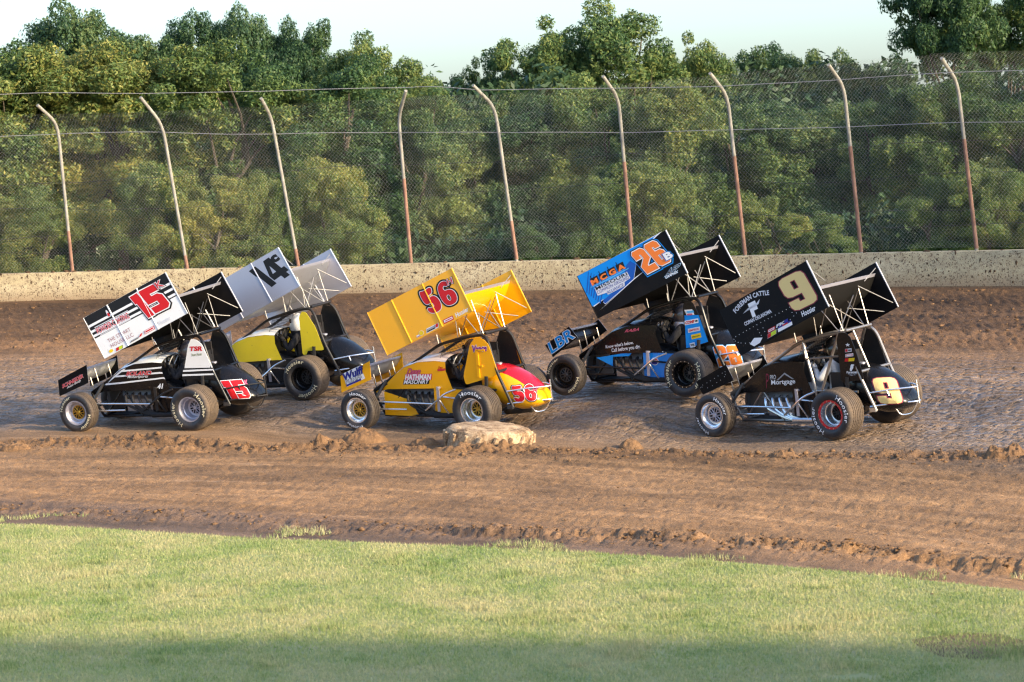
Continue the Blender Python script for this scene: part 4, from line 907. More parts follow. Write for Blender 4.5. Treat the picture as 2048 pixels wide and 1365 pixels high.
def decal(name, parent, mapper, items, lift=.0022, base=.003, fine=None):
    """items: list of (key or 3 points or None, [layers bottom to top]); None = layer already in surface coordinates"""
    if name in ('lettering', 'stickers', 'number', 'pinstripes', 'stripes', 'paint_scheme') and len(items) > 1:
        one = {'stickers': 'sticker', 'pinstripes': 'stripe', 'stripes': 'stripe', 'paint_scheme': 'stripe'}.get(name, name)
        return [decal(one, parent, mapper, [it], lift, base, fine) for it in items]
    bm = bmesh.new(); mats = []
    for key, layers in items:
        P = None if key is None else np.array((DC[key] if isinstance(key, str) else key)[:3], float)
        for li, (V, F, mt) in enumerate(layers):
            if mt not in mats: mats.append(mt)
            W = V if P is None else P[0] + V[:, :1] * (P[1] - P[0]) + V[:, 1:2] * (P[2] - P[0])
            vs = [bm.verts.new((float(a), float(b), base + li * lift)) for a, b in W]
            for f in F:
                try: q = bm.faces.new([vs[i] for i in f]); q.material_index = mats.index(mt)
                except ValueError: pass
    if fine:
        bmesh.ops.triangulate(bm, faces=bm.faces[:])
        for _ in range(6):
            es = [e for e in bm.edges if e.calc_length() > fine]
            if not es: break
            bmesh.ops.subdivide_edges(bm, edges=es, cuts=1); bmesh.ops.triangulate(bm, faces=[f for f in bm.faces if len(f.verts) > 3])
    for v in bm.verts: v.co = mapper(v.co.x, v.co.y, v.co.z)
    me = bpy.data.meshes.new(name); bm.to_mesh(me); bm.free()
    for mm in mats: me.materials.append(mm)
    return link(bpy.data.objects.new(name, me), parent, kind='stuff' if name in ('rivets', 'logo') else None)
def poly(key, col):
    P = np.array(DC[key]); return (None, [(P, [tuple(range(len(P)))], I[col])])
def polyp(P, col): return (None, [(np.array(P, float), [tuple(range(len(P)))], I[col])])
def quadp(key): return DC[key]

# wing geometry (x, z) measured about the pivot
BF, BR, TF = np.array([1.359, 1.136 - 1.5]), np.array([-.232, 1.823 - 1.5]), np.array([1.748, 1.802 - 1.5])
WING_Y = .852; WING_PHI = R_(8.15)
def bd(a, b): return BF + a * (BR - BF) + b * (TF - BF)
def bmap(side=1): return lambda a, b, o: (*[float(bd(a, b)[0])], side * WING_Y + o, float(bd(a, b)[1]))
def pmap(y): return lambda x, z, o: (x, y + o, z)
def cast(bvh, y0=1.2):
    def f(x, z, o):
        h = bvh.ray_cast(Vector((x, y0, z)), Vector((0, -1, 0)))
        if h[0] is None: n = bvh.find_nearest(Vector((x, .3, z))); return tuple(n[0] + n[1] * o)
        nrm = h[1] if h[1].y > 0 else -h[1]
        return tuple(h[0] + nrm * o)
    return f
def cast_dir(bvh, d, y0=.26):
    d = Vector(d).normalized()
    def f(x, z, o):
        p = Vector((x, y0, z)); h = bvh.ray_cast(p - d * 1.5, d)
        if h[0] is None: n = bvh.find_nearest(p); h = (n[0], n[1])
        nrm = h[1] if h[1].dot(d) < 0 else -h[1]
        return tuple(h[0] + nrm * o)
    return f
def bvh_of(o): return BVHTree.FromPolygons([v.co.copy() for v in o.data.vertices], [tuple(p.vertices) for p in o.data.polygons])

def wheel(root, key, sp):
    x, y, R, w = WHEELS[key]; left = key[0] == 'L'; front = key[1] == 'F'; h = w / 2; sgn = 1 if left else -1
    rimr = .198
    base = [(h * .80, rimr), (h * .97, rimr + .03), (h * 1.03, (rimr + R) / 2 - .01), (h * 1.00, R - .055), (h * .93, R - .022), (h * .82, R - .006)]
    ribs = 4 if front else (7 if left else 8); tread = []
    for i in range(ribs):
        a = h * (.76 - 1.52 * i / ribs); b = h * (.76 - 1.52 * (i + 1) / ribs); g = .006
        for yy, rr in ((a - g, 0), (b + g, 0), (b + g * .6, -.010), (b - g * .6, -.010)):
            crown = .010 * (yy / h) ** 2; tread.append((yy, R + rr - crown))
    prof = base + tread[:-2] + [(-a, b) for a, b in reversed(base)]
    b = MB().lathe(prof, 56)
    wo = empty('wheel', None, parent=root); wo.location = (x, y, R)
    wo.rotation_euler = (0, 0, (R_(sp.get('steer', 0)) if front else 0))
    ty = b.build('tyre', rubber('tyre_rubber_%s%s' % (sp['mud'], 'f' if front else 'r'), sp['mud'] * (.6 if front else .85)), wo, 50)
    at = ty.data.attributes.new('tread', 'FLOAT', 'POINT'); co = np.array([v.co[:] for v in ty.data.vertices]); rad = np.hypot(co[:, 0], co[:, 2])
    at.data.foreach_set('value', np.clip((rad - (R - .035)) / .02, 0, 1).astype(np.float32))
    rm = sp['rim'][0 if front else 1]; rmat = dict(chrome=paint('polished_rim', (.86, .86, .88), .24, .85, 0, .05), silver=ALU, black=PB)[rm]
    d = .085 if front else (.20 if left else .26)       # how deep the dish sits
    yo = h * .84
    rp = [(yo - .015, rimr + .012), (yo + .004, rimr + .008), (yo + .004, rimr - .006), (yo - .02, rimr - .014), (yo - d * .45, rimr - .028), (yo - d * .5, rimr - .04), (yo - d, rimr - .055), (yo - d - .012, .07), (yo - d - .012, .001)]
    rp2 = [(q[0], q[1]) for q in rp]
    rb = MB().lathe([(sgn * a, c) for a, c in rp], 48).lathe([(-sgn * (yo - .02), rimr + .008), (-sgn * (yo - .04), rimr - .03), (-sgn * (yo - d * .4), .09), (-sgn * (yo - d * .4), .001)], 32)
    rb.build('rim', rmat, wo, 30)
    if left:
        cm = dict(gold=GOLD, silver=ALU, black=STEEL, dark=PBM)[sp['centre'][0 if front else 1]]
        yc = yo - d; c = MB().lathe([(yc + .004, .118), (yc + .012, .115), (yc + .012, .104), (yc + .002, .102)], 32).lathe([(yc + .035, .001), (yc + .035, .026), (yc + .02, .038), (yc - .01, .042)], 20)
        for i in range(6):
            a = i * math.pi / 3 + .3
            for da in (-.30, .30):
                p0 = (.036 * math.cos(a), yc + .016, .036 * math.sin(a)); p1 = (.108 * math.cos(a + da), yc + .010, .108 * math.sin(a + da)); c.tube([p0, p1], .009, 5)
        c.build('wheel_centre', cm, wo, 30)
        shade_disc = MB().lathe([(yc + .003, .103), (yc + .003, .002)], 28); shade_disc.build('hub_shade_disc', flat('shadow_black', (.006, .006, .007), .8), wo, 0)  # flat black disc painting the shade behind the spokes
        if key in sp.get('beadlock', ()):
            bl = MB().lathe([(yo + .002, rimr + .022), (yo + .014, rimr + .018), (yo + .014, rimr - .012), (yo + .0, rimr - .016)], 40)
            blo = bl.build('beadlock_ring', REDP if sp['beadlock'][key] == 'red' else PB, wo, 30)
            bo = MB()
            for i in range(18): a = i * math.pi / 9; bo.box(((rimr + .004) * math.cos(a), yo + .017, (rimr + .004) * math.sin(a)), (.011, .008, .011))
            bo.build('ring_bolts', CHR, wo, 0)['kind'] = 'stuff'
        # moulded maker's lettering, twice round the sidewall
        V, F = t2d('Hoosier', .012, 0, 1.12); lo, hi = V.min(0), V.max(0); rmid = (rimr + R) / 2 + .012; hh = (R - rimr) * .40; sc = hh / (hi[1] - lo[1]) * 1.0
        pr = sorted([(q[1], q[0]) for q in base]); ys = [q[1] for q in pr]; rs_ = [q[0] for q in pr]
        for a0 in (R_(sp['let'][key]), R_(sp['let'][key] + 180)):
            W = []; b2 = MB()
            for vx, vy in V:
                al = a0 - (vx - (lo[0] + hi[0]) / 2) * sc * 1.28 / rmid; rr = rmid + (vy - (lo[1] + hi[1]) / 2) * sc
                W.append((-rr * math.cos(al), float(np.interp(rr, rs_, ys)) + .004, rr * math.sin(al)))
            b2.add(W, F); b2.build('sidewall_lettering', I[sp.get('letcol', 'pale')], wo, 0)
    return wo

_BODY = None
def person(k, M, sp):
    """seated driver: one skinned body, helmet, gloves and harness as clothing"""
    root = empty('person', M @ Matrix.Translation((.37, 0, .42)), label=sp['driver'][3], cat='person', group='drivers in the cars')
    off = Vector((.25, 0, .42))
    J = {'pel': (.17, 0, .52, .15), 'ab': (.17, 0, .72, .145), 'ch': (.19, 0, .92, .165), 'nk': (.22, 0, 1.08, .07), 'hd': (.26, 0, 1.17, .085),
         'sl': (.21, .19, 1.0, .078), 'el': (.34, .31, .80, .055), 'wl': (.50, .17, .95, .040), 'sr': (.21, -.19, 1.0, .078), 'er': (.34, -.30, .80, .055), 'wr': (.50, -.15, .95, .040),
         'hl': (.30, .10, .50, .10), 'kl': (.74, .13, .70, .075), 'al': (1.12, .10, .42, .05), 'hr': (.30, -.10, .50, .10), 'kr': (.74, -.13, .70, .075), 'ar': (1.12, -.10, .42, .05)}
    E = [('pel', 'ab'), ('ab', 'ch'), ('ch', 'nk'), ('nk', 'hd'), ('ch', 'sl'), ('sl', 'el'), ('el', 'wl'), ('ch', 'sr'), ('sr', 'er'), ('er', 'wr'), ('pel', 'hl'), ('hl', 'kl'), ('kl', 'al'), ('pel', 'hr'), ('hr', 'kr'), ('kr', 'ar')]
    names = list(J); me = bpy.data.meshes.new('body'); me.from_pydata([tuple(Vector(J[n][:3]) - off) for n in names], [(names.index(a), names.index(b)) for a, b in E], [])
    o = bpy.data.objects.new('tmp', me); COL.objects.link(o); o.modifiers.new('s', 'SKIN'); sub_ = o.modifiers.new('u', 'SUBSURF'); sub_.levels = 2; sub_.render_levels = 2
    for i, n in enumerate(names): me.skin_vertices[0].data[i].radius = (J[n][3],) * 2
    me.skin_vertices[0].data[0].use_root = True
    global _BODY
    if _BODY is None: dg = bpy.context.evaluated_depsgraph_get(); dg.update(); _BODY = bpy.data.meshes.new_from_object(o.evaluated_get(dg))
    bpy.data.objects.remove(o); body = _BODY.copy()
    suit = dict(white=flat('white_suit', (.62, .62, .64), .85), black=FAB)[sp['driver'][0]]
    body.materials.clear(); body.materials.append(suit); body.polygons.foreach_set('use_smooth', [True] * len(body.polygons))
    link(bpy.data.objects.new('suit', body), root)
    def L(p): return tuple(Vector(p) - off)
    # helmet
    hm = paint('helmet_' + sp['driver'][1], dict(white=WHITE, black=BLACK, dark=(.03, .03, .04))[sp['driver'][1]], .2, 0, .5, .08)
    n = 20; rings = []
    for i in range(11):
        t = i / 10; z = 1.10 + .29 * t; rr = .135 * math.sin(math.pi * (.28 + .70 * t)) ** .6 if t < .99 else .02
        rings.append([L((.27 + rr * 1.14 * math.cos(2 * math.pi * j / n) + (.02 if t < .4 and math.cos(2 * math.pi * j / n) > .5 else 0), rr * .95 * math.sin(2 * math.pi * j / n), z)) for j in range(n)])
    he = MB().loft(rings).build('helmet', hm, root, 60)
    vz = []
    for z in (1.235, 1.29): vz.append([L((.27 + .163 * math.cos(a), .138 * math.sin(a), z)) for a in np.linspace(-1.15, 1.15, 12)])
    MB().loft(vz, close=False, caps=False).build('visor', flat('visor_glass', (.01, .01, .012), .08), he, 60)
    co = MB().lathe([(-.045, .115), (-.05, .14), (.0, .165), (.045, .15), (.05, .12)], 24, 0, True); co.v = [L((.24 + q[0], q[2], 1.055 + q[1])) for q in co.v]
    co.build('neck_collar', ALU if sp['driver'][2] == 'silver' else FAB, root, 60)
    for s, w_ in ((1, J['wl']), (-1, J['wr'])):
        gl = MB(); c = Vector(L(w_[:3])); tgt = Vector(L((.555, s * .14, 1.0)))
        gl.tube([c, c.lerp(tgt, .45), tgt], [.040, .044, .036], 8)
        for f in range(4):
            a = tgt + Vector((.0, s * (.03 - .022 * f), .012)); gl.tube([a, a + Vector((.028, 0, .02)), a + Vector((.038, -s * .005, -.012)), a + Vector((.018, -s * .006, -.03 + .004 * f))], .0105, 6)
        a = c.lerp(tgt, .5) + Vector((0, -s * .03, .02)); gl.tube([a, a + Vector((.03, -s * .018, .02)), a + Vector((.055, -s * .012, .012))], .012, 6)
        gl.build('glove', suit if sp['driver'][0] == 'white' else FAB, root, 60)
    hb = MB()
    for s in (1, -1): hb.tube([L((.17, s * .10, 1.09)), L((.33, s * .10, 1.0)), L((.355, s * .08, .85)), L((.33, s * .04, .66))], .026, 5)
    hb.build('harness', PBM if sp['driver'][0] == 'white' else ink('belt', (.12, .12, .13)), root, 40)
    for q, zz in enumerate((.74, .80, .86, .92)):   # quilted folds on the sleeve side
        pass
    return root

def build_car(k, sp):
    M = car_matrix(k); root = empty('sprint_car', M, label=sp['label'], cat='race car', group='winged sprint cars on the track')
    tube_m = sp['tube']; Lr = (1, -1)
    # frame
    f = MB(); r = .021
    for s in Lr:
        f.tube([(1.95, s * .28, .2), (.5, s * .35, .2), (-.2, s * .35, .28), (-.5, s * .34, .38)], r)
        f.tube([(2.15, s * .25, .57), (1.86, s * .29, .69), (.5, s * .365, .655), (-.25, s * .375, .64)], r)
        f.tube([(1.95, s * .28, .2), (2.08, s * .26, .38), (2.16, s * .25, .58)], r)
        if k == '9': f.tube(rounded([(.68, s * .335, 1.37), (.49, s * .375, .655), (.45, s * .36, .2)], .1), r); f.tube([(.03, s * .335, 1.48), (.38, s * .375, .66)], r)
        f.tube([(1.5, s * .33, .65), (1.15, s * .34, .2)], r * .8); f.tube([(1.9, s * .28, .2), (1.5, s * .33, .65)], r * .8)
    for p in ((2.16, .25, .58), (1.95, .28, .2), (.5, .36, .2), (-.48, .34, .38)): f.tube([(p[0], -p[1], p[2]), (p[0], p[1], p[2])], r)
    f.build('chassis_frame', tube_m, root)
    c = MB(); rc = .024
    for s in Lr:
        c.tube(rounded([(2.15, s * .262, .585), (.77, s * .33, 1.345), (.36, s * .325, 1.45), (-.05, s * .315, 1.505), (-.15, s * .35, 1.41), (-.30, s * .39, .93), (-.55, s * .385, .37)], .11, 5), rc, 10)
        c.tube([(.68, s * .335, 1.36), (.62, s * .37, 1.12), (.03, s * .36, 1.16)], rc * .7) if k == '9' and s > 0 else None
    for x, y, z in ((.77, .33, 1.345), (.36, .325, 1.455), (-.09, .315, 1.52), (-.31, .39, .93), (-.5, .385, .48)): c.tube([(x, -y, z), (x, y, z)], rc * .95)
    c.tube([(.36, .32, 1.455), (-.09, -.315, 1.52)], rc * .8); c.tube([(-.08, .12, 1.5), (-.30, .12, .96)], rc * .7) if k == '9' else None
    c.build('roll_cage', tube_m, root)
    # bodywork
    ST = [(2.16, .53, .575, .59, .24), (1.86, .61, .71, .745, .30), (1.66, .62, .86, .91, .34), (1.47, .63, .975, 1.035, .365), (1.2, .64, 1.06, 1.125, .375), (.85, .65, 1.085, 1.165, .38), (.66, .65, 1.07, 1.15, .38)]
    top = []; 
    for x, zb, zs, zc, hw in ST:
        ring = []
        for i in range(15):
            t = -1 + 2 * i / 14; ring.append((x, hw * math.copysign(abs(t) ** .8, t), zs + (zc - zs) * (1 - abs(t) ** 2.6) + .004))
        top.append(ring)
    b = MB().loft(top, close=False, caps=False)
    hood = b.build('hood', sp['hood'], root, 60)
    sides = {}
    for s in Lr:
        b = MB(); rings = []
        for i, (x, zb, zs, zc, hw) in enumerate(ST):
            dx = -.10 if i == len(ST) - 1 else 0
            rings.append([(x + (dx if q == 0 else (dx * .5 if q == 1 else 0)), s * (hw + .004 + .006 * math.sin(math.pi * q / 3)), zb + (zs - zb) * q / 3) for q in range(4)])
        b.loft(rings, close=False, caps=False); sides[s] = b.build('hood_side', sp['hoodside'], root, 60)
    b = MB()
    b.prism([(.92, .70), (.55, .655), (.30, .66), (-.02, .62), (-.18, .45), (-.05, .24), (.92, .24)], .372, .380).prism([(.92, .70), (.55, .655), (.30, .66), (-.02, .62), (-.18, .45), (-.05, .24), (.92, .24)], -.380, -.372)
    sidep = MB().prism([(.92, .70), (.55, .655), (.30, .66), (-.02, .62), (-.18, .45), (-.05, .24), (.92, .24)], .372, .380).build('lower_panel', sp['lower'], root)
    MB().prism([(.92, .70), (.55, .655), (.30, .66), (-.02, .62), (-.18, .45), (-.05, .24), (.92, .24)], -.380, -.372).build('lower_panel', PBM, root)
    if sp.get('frontpanel'): MB().prism([(1.92, .575), (1.53, .47), (1.44, .455), (1.27, .185), (1.93, .195)], .318, .326).build('front_panel', sp['frontpanel'], root)
    MB().box((1.1, 0, .18), (1.7, .62, .012)).box((.93, 0, .62), (.012, .68, .8)).build('belly_pan', PBM, root)
    MB().box((1.86, 0, .42), (.05, .44, .36)).build('radiator', STEEL, root)
    # engine
    e = MB().box((1.28, 0, .36), (.56, .30, .24)); 
    for s in Lr: e.box((1.28, s * .17, .55), (.54, .16, .15), rot=Matrix.Rotation(R_(s * 35), 3, 'X'))
    en = e.build('engine', ALUD, root)
    hm = sp['header']
    for i in range(4):
        x = 1.47 - .125 * i; MB().tube(rounded([(x, .24, .555), (x - .02, .345, .545), (x - .06 - .02 * i, .40, .40), (1.06 - .03 * i, .41, .25 + .012 * i), (.86 - .02 * i, .405, .215 + .01 * i)], .09, 5), .024, 8).build('exhaust_header', hm, en)
    MB().tube([(.92, .405, .225), (.78, .405, .225), (.35, .40, .225)], [.05, .042, .042], 10).build('collector_pipe', hm, en)
    # arm guards
    AG = sp.get('ag', [(.045, 1.475), (.155, 1.36), (.32, .86), (.29, .72), (-.25, .86), (-.32, .93), (-.185, 1.37), (-.07, 1.46)])
    AGr = rounded([(x, 0, z) for x, z in AG + [AG[0]]], .04, 3); AG2 = [(p[0], p[2]) for p in AGr[:-1]]
    ag = MB().prism(AG2, .398, .406).build('arm_guard', sp['arm'], root, 30)
    if k == '56': MB().box((.03, .412, 1.06), (.05, .02, .44)).box((-.01, .412, 1.02), (.10, .02, .03)).box((-.04, .412, 1.27), (.16, .02, .03)).build('pressed_rib', sp['arm'], ag)
    MB().prism([(.10, 1.47), (-.06, 1.43), (-.13, 1.36), (-.27, .84), (-.25, .70), (.30, .72), (.26, 1.1)], -.40, -.392).build('arm_guard', PBM, root)
    MB().tube([(-.055, -.40, 1.44), (-.135, -.40, 1.36), (-.28, -.40, .82)], .010, 6).build('panel_edge', sp['edge'], root)
    # fuel tail
    TS = [(.08, .985, .58, .26), (-.05, 1.005, .45, .315), (-.22, .995, .38, .335), (-.40, .945, .33, .335), (-.57, .86, .30, .335), (-.72, .745, .315, .315), (-.84, .63, .35, .275), (-.91, .54, .395, .21), (-.94, .48, .43, .13)]
    rings = []
    for x, zt, zb, hw in TS:
        zc = (zt + zb) / 2; hz = (zt - zb) / 2; ring = []
        for j in range(28):
            a = 2 * math.pi * j / 28; cs, sn = math.cos(a), math.sin(a); pw = .72
            tz = sn if sn > 0 else sn
            ring.append((x, hw * math.copysign(abs(cs) ** pw, cs) * (1 - .25 * max(0, sn)), zc + hz * math.copysign(abs(sn) ** pw, sn)))
        rings.append(ring)
    tb = MB().loft(rings); mi = []
    for fc in tb.f:
        cy = sum(tb.v[q][1] for q in fc) / len(fc); cz = sum(tb.v[q][2] for q in fc) / len(fc); cx = sum(tb.v[q][0] for q in fc) / len(fc)
        zt = np.interp(-cx, [-t[0] for t in TS], [t[1] for t in TS]); mi.append(1 if (zt - cz) < .085 + .02 * (cx > -.3) and cx > -.86 else 0)
    if sp.get('tailtop'): tb.m = mi
    tail = tb.build('tail_tank', [sp['tail'], sp.get('tailtop', sp['tail'])], root, 50)
    MB().lathe([(0, .05), (.03, .05), (.035, .03), (.035, .001)], 16).build('filler_cap', ALU, tail).matrix_local = Matrix.Translation((-.10, 0, .985)) @ Matrix.Rotation(R_(90), 4, 'X')
    # rear bumper
    bm_ = sp['bumper']; bb = MB(); rb = .0125
    for z0, z1, xr in ((.625, .66, -1.005), (.43, .455, -1.03)): bb.tube(rounded([(-.45, .39, z0), (-.76, .27, z1), (xr, .05, z1), (xr, -.05, z1), (-.76, -.27, z1), (-.45, -.39, z0)], .08, 4), rb, 8)
    bb.tube([(-1.03, 0, .42), (-1.01, 0, .76)], rb, 8)
    bb.tube(rounded([(-.70, .30, .65), (-.76, .27, .45), (-.80, .16, .27), (-.93, .06, .28), (-1.02, .02, .45)], .06, 4), rb * .9, 8)
    bb.build('rear_bumper', bm_, root)
    MB().tube([(-.36, .43, .44), (.0, .45, .40)], .018, 8).box((-.50, .39, .385), (.10, .05, .06)).build('torsion_arm', CHR if k == '9' else STEEL, root)
    # running gear
    MB().tube([(2.209, -.55, .33), (2.209, .55, .325)], .03, 10).build('front_axle', STEEL, root)
    MB().tube([(0, -.75, .40), (0, .55, .37)], .035, 10).build('rear_axle', STEEL, root)
    MB().lathe([(-.14, .04), (-.11, .13), (.11, .13), (.14, .04)], 20).build('differential', STEEL, root).location = (0, -.05, .39)
    rods = sp['rod']
    for pts in ([(2.15, .46, .43), (1.5, .455, .425), (.86, .44, .41)], [(2.15, .46, .31), (1.42, .445, .315)], [(2.15, -.46, .43), (.86, -.44, .41)], [(2.15, -.46, .31), (1.42, -.445, .315)], [(.05, .42, .47), (.75, .40, .52)]):
        MB().tube(pts, .0145, 8).build('radius_rod', rods, root)
    MB().tube(rounded([(1.07, .43, .30), (.80, .50, .47), (.64, .50, .585), (.44, .48, .655)], .08, 4), .016, 8).tube([(.75, .49, .48), (.62, .41, .22)], .013, 8).build('side_bar', sp['bumper'] if k != '15' else PBM, root)
    MB().box((.80, .445, .49), (.05, .012, .40)).tube([(.80, .36, .665), (.80, .46, .665)], .018, 8).build('rod_hanger', ALU if k != '15' else PBM, root)
    for s in Lr: MB().tube([(2.13, s * .40, .36), (1.98, s * .33, .60), (1.88, s * .30, .74)], [.016, .026, .026], 8).build('front_shock', STEEL, root)
    MB().tube([(-.06, .43, .46), (-.10, .41, .72), (-.11, .41, .86)], [.016, .03, .03], 8).build('rear_shock', PBM, root)
    for key in WHEELS: wheel(root, key, sp)
    # nose wing
    NP = sp.get('np', [(2.66, .835), (2.06, 1.085), (2.06, .785), (2.665, .565)])
    x1, z1 = NP[1]; x0, z0 = NP[0]; xl, zl = NP[3]
    prof = [(xl - .02, (z0 + zl) / 2 - .02), (2.46, .745), (2.32, .80), (2.20, .88), (x1 + .06, z1 - .13), (x1 + .03, z1 - .08)]
    nw = MB(); nw.loft([[(x, y, z + dz) for x, z in prof] for y, dz in ((.455, 0), (-.455, 0))], close=False, caps=False); nw.loft([[(x + .01, y, z - .03 * math.sin(math.pi * i / 5)) for i, (x, z) in enumerate(prof)] for y in (.455, -.455)], close=False, caps=False)
    nwo = nw.build('nose_wing', sp['nosefoil'], root, 60)
    MB().box((x1 + .03, 0, z1 - .065), (.010, .905, .03)).build('wicker_strip', ALU, nwo)
    npl = None
    for s in Lr:
        o = MB().prism(NP, s * .455, s * .461, 0, 1).build('end_plate', [sp['noseplate'], sp['edge']], nwo, 0); npl = npl or o
        MB().tube([(2.13, s * .22, .59), (2.18, s * .22, .83)], .012, 6).build('nose_strut', NICK, nwo)
        MB().tube([(2.02, s * .2, .66), (2.09, s * .2, .98)], .010, 6).build('nose_strut', NICK, nwo)
    # top wing
    tw = MB(); U = [(.93, .735), (.80, .56), (.60, .44), (.40, .36), (.2, .36), (.10, .42), (.085, .46)]; Lw = [(.93, .72), (.82, .50), (.62, .36), (.40, .29), (.18, .30), (.085, .40)]
    def fdb(y): return -.13 - .17 * y / WING_Y
    tw.loft([[(float(bd(a, b + fdb(y))[0]), y, float(bd(a, b + fdb(y))[1])) for a, b in U + Lw[::-1][1:]] for y in (WING_Y - .004, 0, -WING_Y + .004)])
    two = tw.build('top_wing', sp['foil'], root, 40); two.location = (0, .046, 1.5); two.rotation_euler = (WING_PHI, 0, 0)
    lb = None
    for s in Lr:
        P = [tuple(bd(a, b)) for a, b in ((0, 0), (1, 0), (1, 1), (0, 1))]
        o = MB().prism(P, s * WING_Y - .002, s * WING_Y + .002).build('side_board', sp['board'] if s > 0 else sp['boardin'], two, 0)
        if s > 0: lb = o
        e0, e1 = bd(1.0, 0), bd(1.0, 1); q0, q1 = bd(.985, 0), bd(.985, 1)
        MB().tube([(e0[0], s * WING_Y, e0[1]), (e1[0], s * WING_Y, e1[1])], .013, 6).build('edge_flange', sp['edge'], o)
        e0, e1 = bd(0.0, 0), bd(0.0, 1); MB().tube([(e0[0], s * WING_Y, e0[1]), (e1[0], s * WING_Y, e1[1])], .008, 6).build('edge_flange', sp['rib'], o)
        if sp['ribs']:
            for a in (.29, .655):
                e0, e1 = bd(a, 0), bd(a, 1); MB().tube([(e0[0], s * WING_Y + .0, e0[1]), (e1[0], s * WING_Y, e1[1])], .014, 8).build('stiffener', sp['rib'], o)
    MB().loft([[(float(bd(a, b + fdb(y))[0]), y, float(bd(a, b + fdb(y))[1])) for a, b in ((.93, .72), (.945, .775), (.95, .77))] for y in (WING_Y - .006, -WING_Y + .006)]).build('wicker_bill', ALU, two, 0)
    def wp(a, b, y): q = bd(a, b); return (float(q[0]), y, float(q[1]))
    for pts in ([wp(.92, .66, -.55), wp(.975, .90, -.845)], [wp(.88, .62, -.40), wp(.975, .12, -.845)], [wp(.7, .30, -.40), wp(.86, .05, -.845)], [wp(.92, .66, .42), wp(.975, .90, .845)]):
        MB().tube(pts, .007, 6).build('wing_brace', STRUT, two)
    st = []
    for s in Lr: st += [[(.80, s * .32, 1.35), (.84, s * .33, 1.60)], [(.42, s * .325, 1.44), (.44, s * .34, 1.80)], [(.38, s * .325, 1.455), (.12, s * .36, 2.0)], [(.02, s * .315, 1.50), (.34, s * .36, 1.90)], [(-.05, s * .315, 1.52), (.10, s * .36, 2.05)], [(.02, s * .315, 1.51), (.20, -s * .36, 1.95)]]
    for pts in st: MB().tube(pts, .0085, 6).build('wing_strut', NICK if sp['strut'] == 'n' else (STEEL if sp['strut'] == 'd' else STRUT), root)
    # cockpit
    sb = MB().box((.06, 0, .86), (.05, .46, .66)).box((.18, .22, .72), (.26, .03, .36)).box((.18, -.22, .72), (.26, .03, .36)).box((.25, 0, .46), (.42, .44, .05)).box((.12, -.17, 1.22), (.20, .03, .2))
    sb.build('seat', PBM, root)
    swl = MB(); n = 20; swl.tube([(.665, .17 * math.cos(2 * math.pi * i / n), .17 * math.sin(2 * math.pi * i / n)) for i in range(n + 1)], .014, 6)
    for a in (0, 2.1, 4.2): swl.tube([(.665, 0, 0), (.665, .165 * math.cos(a), .165 * math.sin(a))], .012, 6)
    swl.v = [(q[0] - q[2] * .30, q[1], q[2] + .985) for q in swl.v]; swl.build('steering_wheel', ALUD if k in ('56', '15') else PBM, root)
    da = MB().box((.82, 0, 1.02), (.03, .62, .20)).build('dashboard', PBM, root)
    for y in (.06, -.05): 
        g = MB().lathe([(0, .034), (.012, .034), (.012, .024), (.004, .022), (.004, .001)], 16); g.v = [(.80 - q[1], y + q[0], 1.06 + q[2]) for q in g.v]; g.build('gauge', CHR, da)
    rk = MB()
    for i in range(15): y = -.30 + .6 * i / 14; rk.tube([(.80, y, 1.13), (.70, y, 1.355)], .0032, 4, caps=False)
    for q in range(6): t = q / 5; rk.tube([(.80 - .1 * t, -.31, 1.13 + .225 * t), (.80 - .1 * t, .31, 1.13 + .225 * t)], .0032, 4, caps=False)
    rk.build('rock_screen', PBM, root, 0)
    person(k, M, sp)
    return dict(root=root, board=lb, wing=two, nose=nwo, plate=npl, hood=hood, side=sides[1], arm=ag, tail=tail, lower=sidep)
HOO = lambda c: [tl('Hoosier', c, .02, 0, 1.0)]
# ---- black and white car 15K
sp15 = dict(label='black and white winged sprint car numbered 15K, leading at left', tube=PB, hood=PW, hoodside=PB, lower=PB, header=PBM, arm=PW, edge=ALUD, tail=PB, bumper=PBM, rod=CHR, nosefoil=paint('satin_white_metal', (.66, .64, .60), .35, .5, 0, .1), noseplate=PBB, foil=FOILB, board=PW, boardin=PBB, rib=PW, ribs=True, strut='d',
  rim=('silver', 'silver'), centre=('gold', 'silver'), let=dict(LF=140, LR=18), letcol='cream', mud=.95, driver=('black', 'dark', 'dark', 'driver in dark suit and dark helmet inside the black and white car'),
  ag=[(.03, 1.46), (.10, 1.36), (.21, 1.0), (.285, .80), (-.33, .79), (-.33, .93), (-.16, 1.37), (-.06, 1.45)])
sp14 = dict(label='sprint car numbered 14c with bare aluminium wing and yellow side panels', tube=PBM, hood=PW, hoodside=PYO, lower=PBM, header=PBM, arm=PYO, edge=paint('bright_edge', (.75, .75, .77), .25, .7, 0, .05), tail=PB, bumper=CHR, rod=CHR, nosefoil=ALU, noseplate=ALU, foil=ALUD, board=ALU, boardin=ALU, rib=paint('bright_edge2', (.70, .70, .74), .3, .6, 0, .05), ribs=True, strut='c',
  rim=('black', 'black'), centre=('black', 'black'), let=dict(LF=110, LR=115), letcol='cream', mud=.95, driver=('black', 'white', 'dark', 'driver in black suit and white helmet inside the car with yellow panels'),
  ag=[(.05, 1.46), (.12, 1.38), (.13, .72), (.05, .72), (.04, .79), (-.30, .79), (-.17, 1.2), (-.02, 1.45)])
